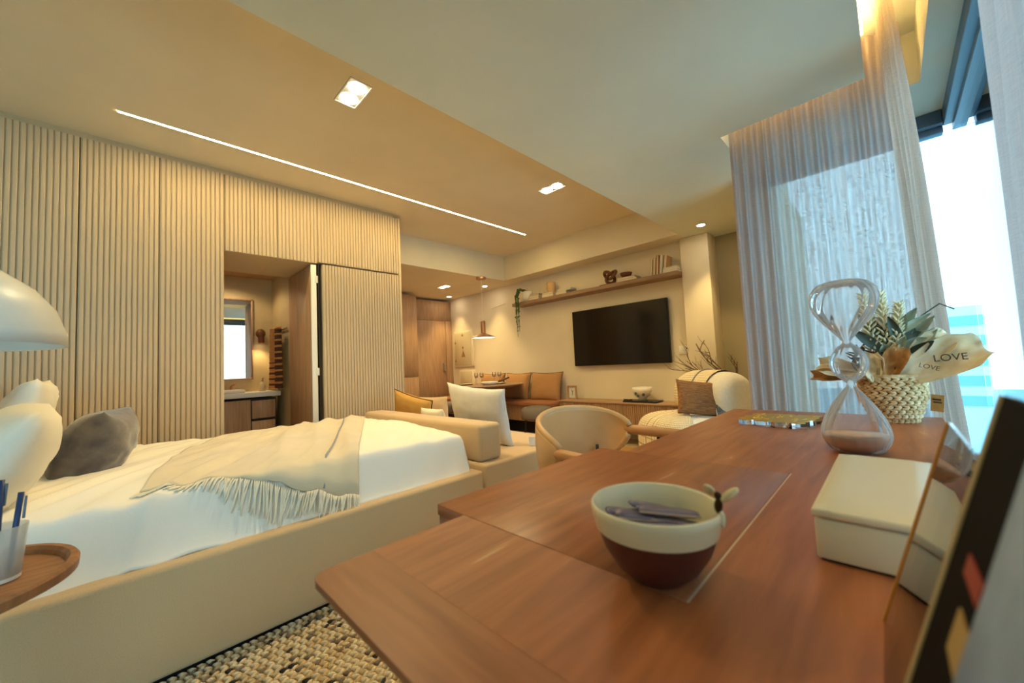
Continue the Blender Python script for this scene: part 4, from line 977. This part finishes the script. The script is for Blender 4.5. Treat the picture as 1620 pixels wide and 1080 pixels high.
flap('paper_wrap', (kx+.03, ky-.05, DZ+.165), (kx+.235, ky-.06, DZ+.285), .085, 1.0, PAPER, NF)
flap('paper_wrap', (kx+.05, ky-.03, DZ+.19), (kx+.16, ky-.02, DZ+.33), .06, .9, PAPER, NF)
flap('paper_wrap', (kx-.01, ky-.07, DZ+.16), (kx+.04, ky-.08, DZ+.29), .05, 1.3, PAPERB, NF)
flap('paper_wrap', (kx-.04, ky-.07, DZ+.16), (kx-.05, ky-.085, DZ+.27), .045, 1.2, PAPER, NF)
flap('paper_wrap', (kx-.04, ky-.05, DZ+.175), (kx-.215, ky-.06, DZ+.225), .05, 1.2, PAPER, NF)
flap('paper_wrap', (kx-.04, ky-.04, DZ+.17), (kx-.24, ky-.05, DZ+.18), .035, 1.5, PAPERB, NF)
flap('paper_wrap', (kx, ky+.04, DZ+.16), (kx+.02, ky+.09, DZ+.28), .10, .8, PAPERB, Vector((0, 1, .3)))
def text(body, size, loc, rot, m_, parent, nm='printed_word'):
    cu = bpy.data.curves.new(nm, 'FONT'); cu.body = body; cu.size = size; cu.extrude = .0002; cu.align_x = 'CENTER'
    o = bpy.data.objects.new(nm, cu); COL.objects.link(o); dg = bpy.context.evaluated_depsgraph_get(); dg.update()
    me = bpy.data.meshes.new_from_object(o.evaluated_get(dg)); bpy.data.objects.remove(o); me.materials.clear(); me.materials.append(m_)
    o = bpy.data.objects.new(nm, me); COL.objects.link(o); o.parent = parent; o.location = Vector(loc)-parent.location; o.rotation_euler = rot; return o
text('LOVE', .034, (kx+.155, ky-.105, DZ+.232), (math.radians(80), math.radians(-4), 0), INK, bq)
text('LOVE', .022, (kx+.10, ky-.112, DZ+.205), (math.radians(80), math.radians(18), 0), INK, bq)
# flower spikes
sk = MB()
def spike(b, t_, w_):
    b = Vector(b); t_ = Vector(t_)
    for k in range(95):
        f = k/95; a = k*2.4; c = b.lerp(t_, .25+.75*f); rad_ = w_*(1-f*.75)
        d = Vector((math.cos(a), math.sin(a), .9))
        sk.ell(c+Vector((math.cos(a)*rad_*.6, math.sin(a)*rad_*.6, .004)), (.0045, .0045, .017), Vector((0, 0, 1)).rotation_difference(d.normalized()).to_matrix(), 5, 4)
spike((kx-.03, ky-.05, DZ+.2), (kx-.055, ky-.07, DZ+.50), .036)
spike((kx, ky-.05, DZ+.2), (kx-.005, ky-.06, DZ+.50), .036)
spike((kx+.01, ky-.05, DZ+.2), (kx+.045, ky-.06, DZ+.45), .030)
tag(sk.build('cream_flower_spikes', SPIKE, bq, smooth=True), kind='stuff')
def leaf(p, d, ln, wd, m_, bend=.3):
    p = Vector(p); d = Vector(d).normalized(); sd = d.cross(Vector((0, -1, .2))).normalized(); nn = sd.cross(d)
    def fn(u, v):
        w_ = wd*math.sin(PI*min(1, v*.95+.03))**.8
        return p+d*ln*v+sd*(u-.5)*w_+nn*(bend*ln*v*v+.25*wd*abs(u-.5)*2)
    return MB().grid(fn, 4, 8)
random.seed(21)
for k in range(38):
    a = random.uniform(-1.3, 1.4); c = Vector((kx+.02+.03*random.uniform(-1, 1), ky+random.uniform(-.06, .02), DZ+.21+.12*random.random()))
    d = Vector((math.sin(a)+.35, random.uniform(-.5, .3), math.cos(a)*.8+.2))
    leaf(c, d, random.uniform(.085, .15), random.uniform(.028, .044), None, random.uniform(-.3, .4)).build('leaf', LEAF1 if k % 3 else LEAF2, bq, smooth=True)
dkf = MB()
for k in range(90):
    a = random.uniform(-1.5, 1.2); c = Vector((kx-.04+.07*random.uniform(-1, 1), ky-.03+random.uniform(-.04, .04), DZ+.19+.09*random.random()))
    d = Vector((math.sin(a), random.uniform(-.5, .5), math.cos(a))).normalized()
    dkf.ell(c+d*.02, (.004, .003, .020), Vector((0, 0, 1)).rotation_difference(d).to_matrix(), 5, 4, mi=k % 2)
tag(dkf.build('filler_foliage', [LEAF2, STEMM], bq, smooth=True), kind='stuff')
MB().tube([(kx+.06, ky, DZ+.25), (kx+.10, ky, DZ+.40), (kx+.15, ky, DZ+.44), (kx+.185, ky, DZ+.415)], .0028, 5).build('stem', LEAF2, bq, smooth=True)
MB().tube([(kx-.03, ky, DZ+.25), (kx-.055, ky-.01, DZ+.43)], .0025, 5).build('stem', LEAF2, bq, smooth=True)
leaf((kx-.052, ky-.02, DZ+.38), (-.3, 0, 1), .07, .03, None).build('leaf', LEAF2, bq, smooth=True)
# ------------------------------------------------------------------ photo stand at right edge
ph = thing('photo_stand', (.02, .40, DZ), 'clear acrylic photo stand with amber edge and black print at the right edge', 'frame')
A_ = Vector((-.029, .567, DZ+.001)); TOPB = Vector((.034, .600, .949)); up_ = TOPB-A_; back = Vector((0.01, -1, 0)).normalized()
nrm = up_.cross(back).normalized(); 
if nrm.x > 0: nrm = -nrm
def quad(nm, s0, s1, t0, t1, thick, m_, off=0):
    c = []
    for dn in (off, off-thick):
        for s_, t_ in ((s0, t0), (s1, t0), (s1, t1), (s0, t1)): c.append(A_+back*s_+up_*t_+nrm*dn)
    return MB().add(c, [(0, 1, 2, 3), (7, 6, 5, 4), (0, 4, 5, 1), (1, 5, 6, 2), (2, 6, 7, 3), (3, 7, 4, 0)]).build(nm, m_, ph)
AMBER = mat('amber_edge', (206, 138, 60), .3, spec=.6)
quad('acrylic_sheet', .0, .46, 0, 1.0, .003, PANE2)
quad('amber_edge', -.004, .0, 0, 1.0, .006, AMBER, .0015)
quad('black_print', .222, .46, .005, 1.22, .006, PRINTB, .004)
quad('print_edge', .212, .222, .005, 1.22, .008, mat('sheet_edge', (170, 156, 120), .5), .005)
quad('picture_panel', .312, .46, .02, 1.12, .001, mat('picture_blue_grey', (156, 186, 226), .5, col2=(120, 146, 186), vscale=12), .0055)
quad('picture_bar', .318, .46, .52, .60, .001, BLACK, .0068)
quad('picture_spot', .282, .312, .62, .72, .001, mat('picture_beige', (176, 150, 96), .5), .0055)
quad('picture_spot', .268, .308, .78, .83, .001, mat('picture_red', (150, 52, 40), .5), .0055)
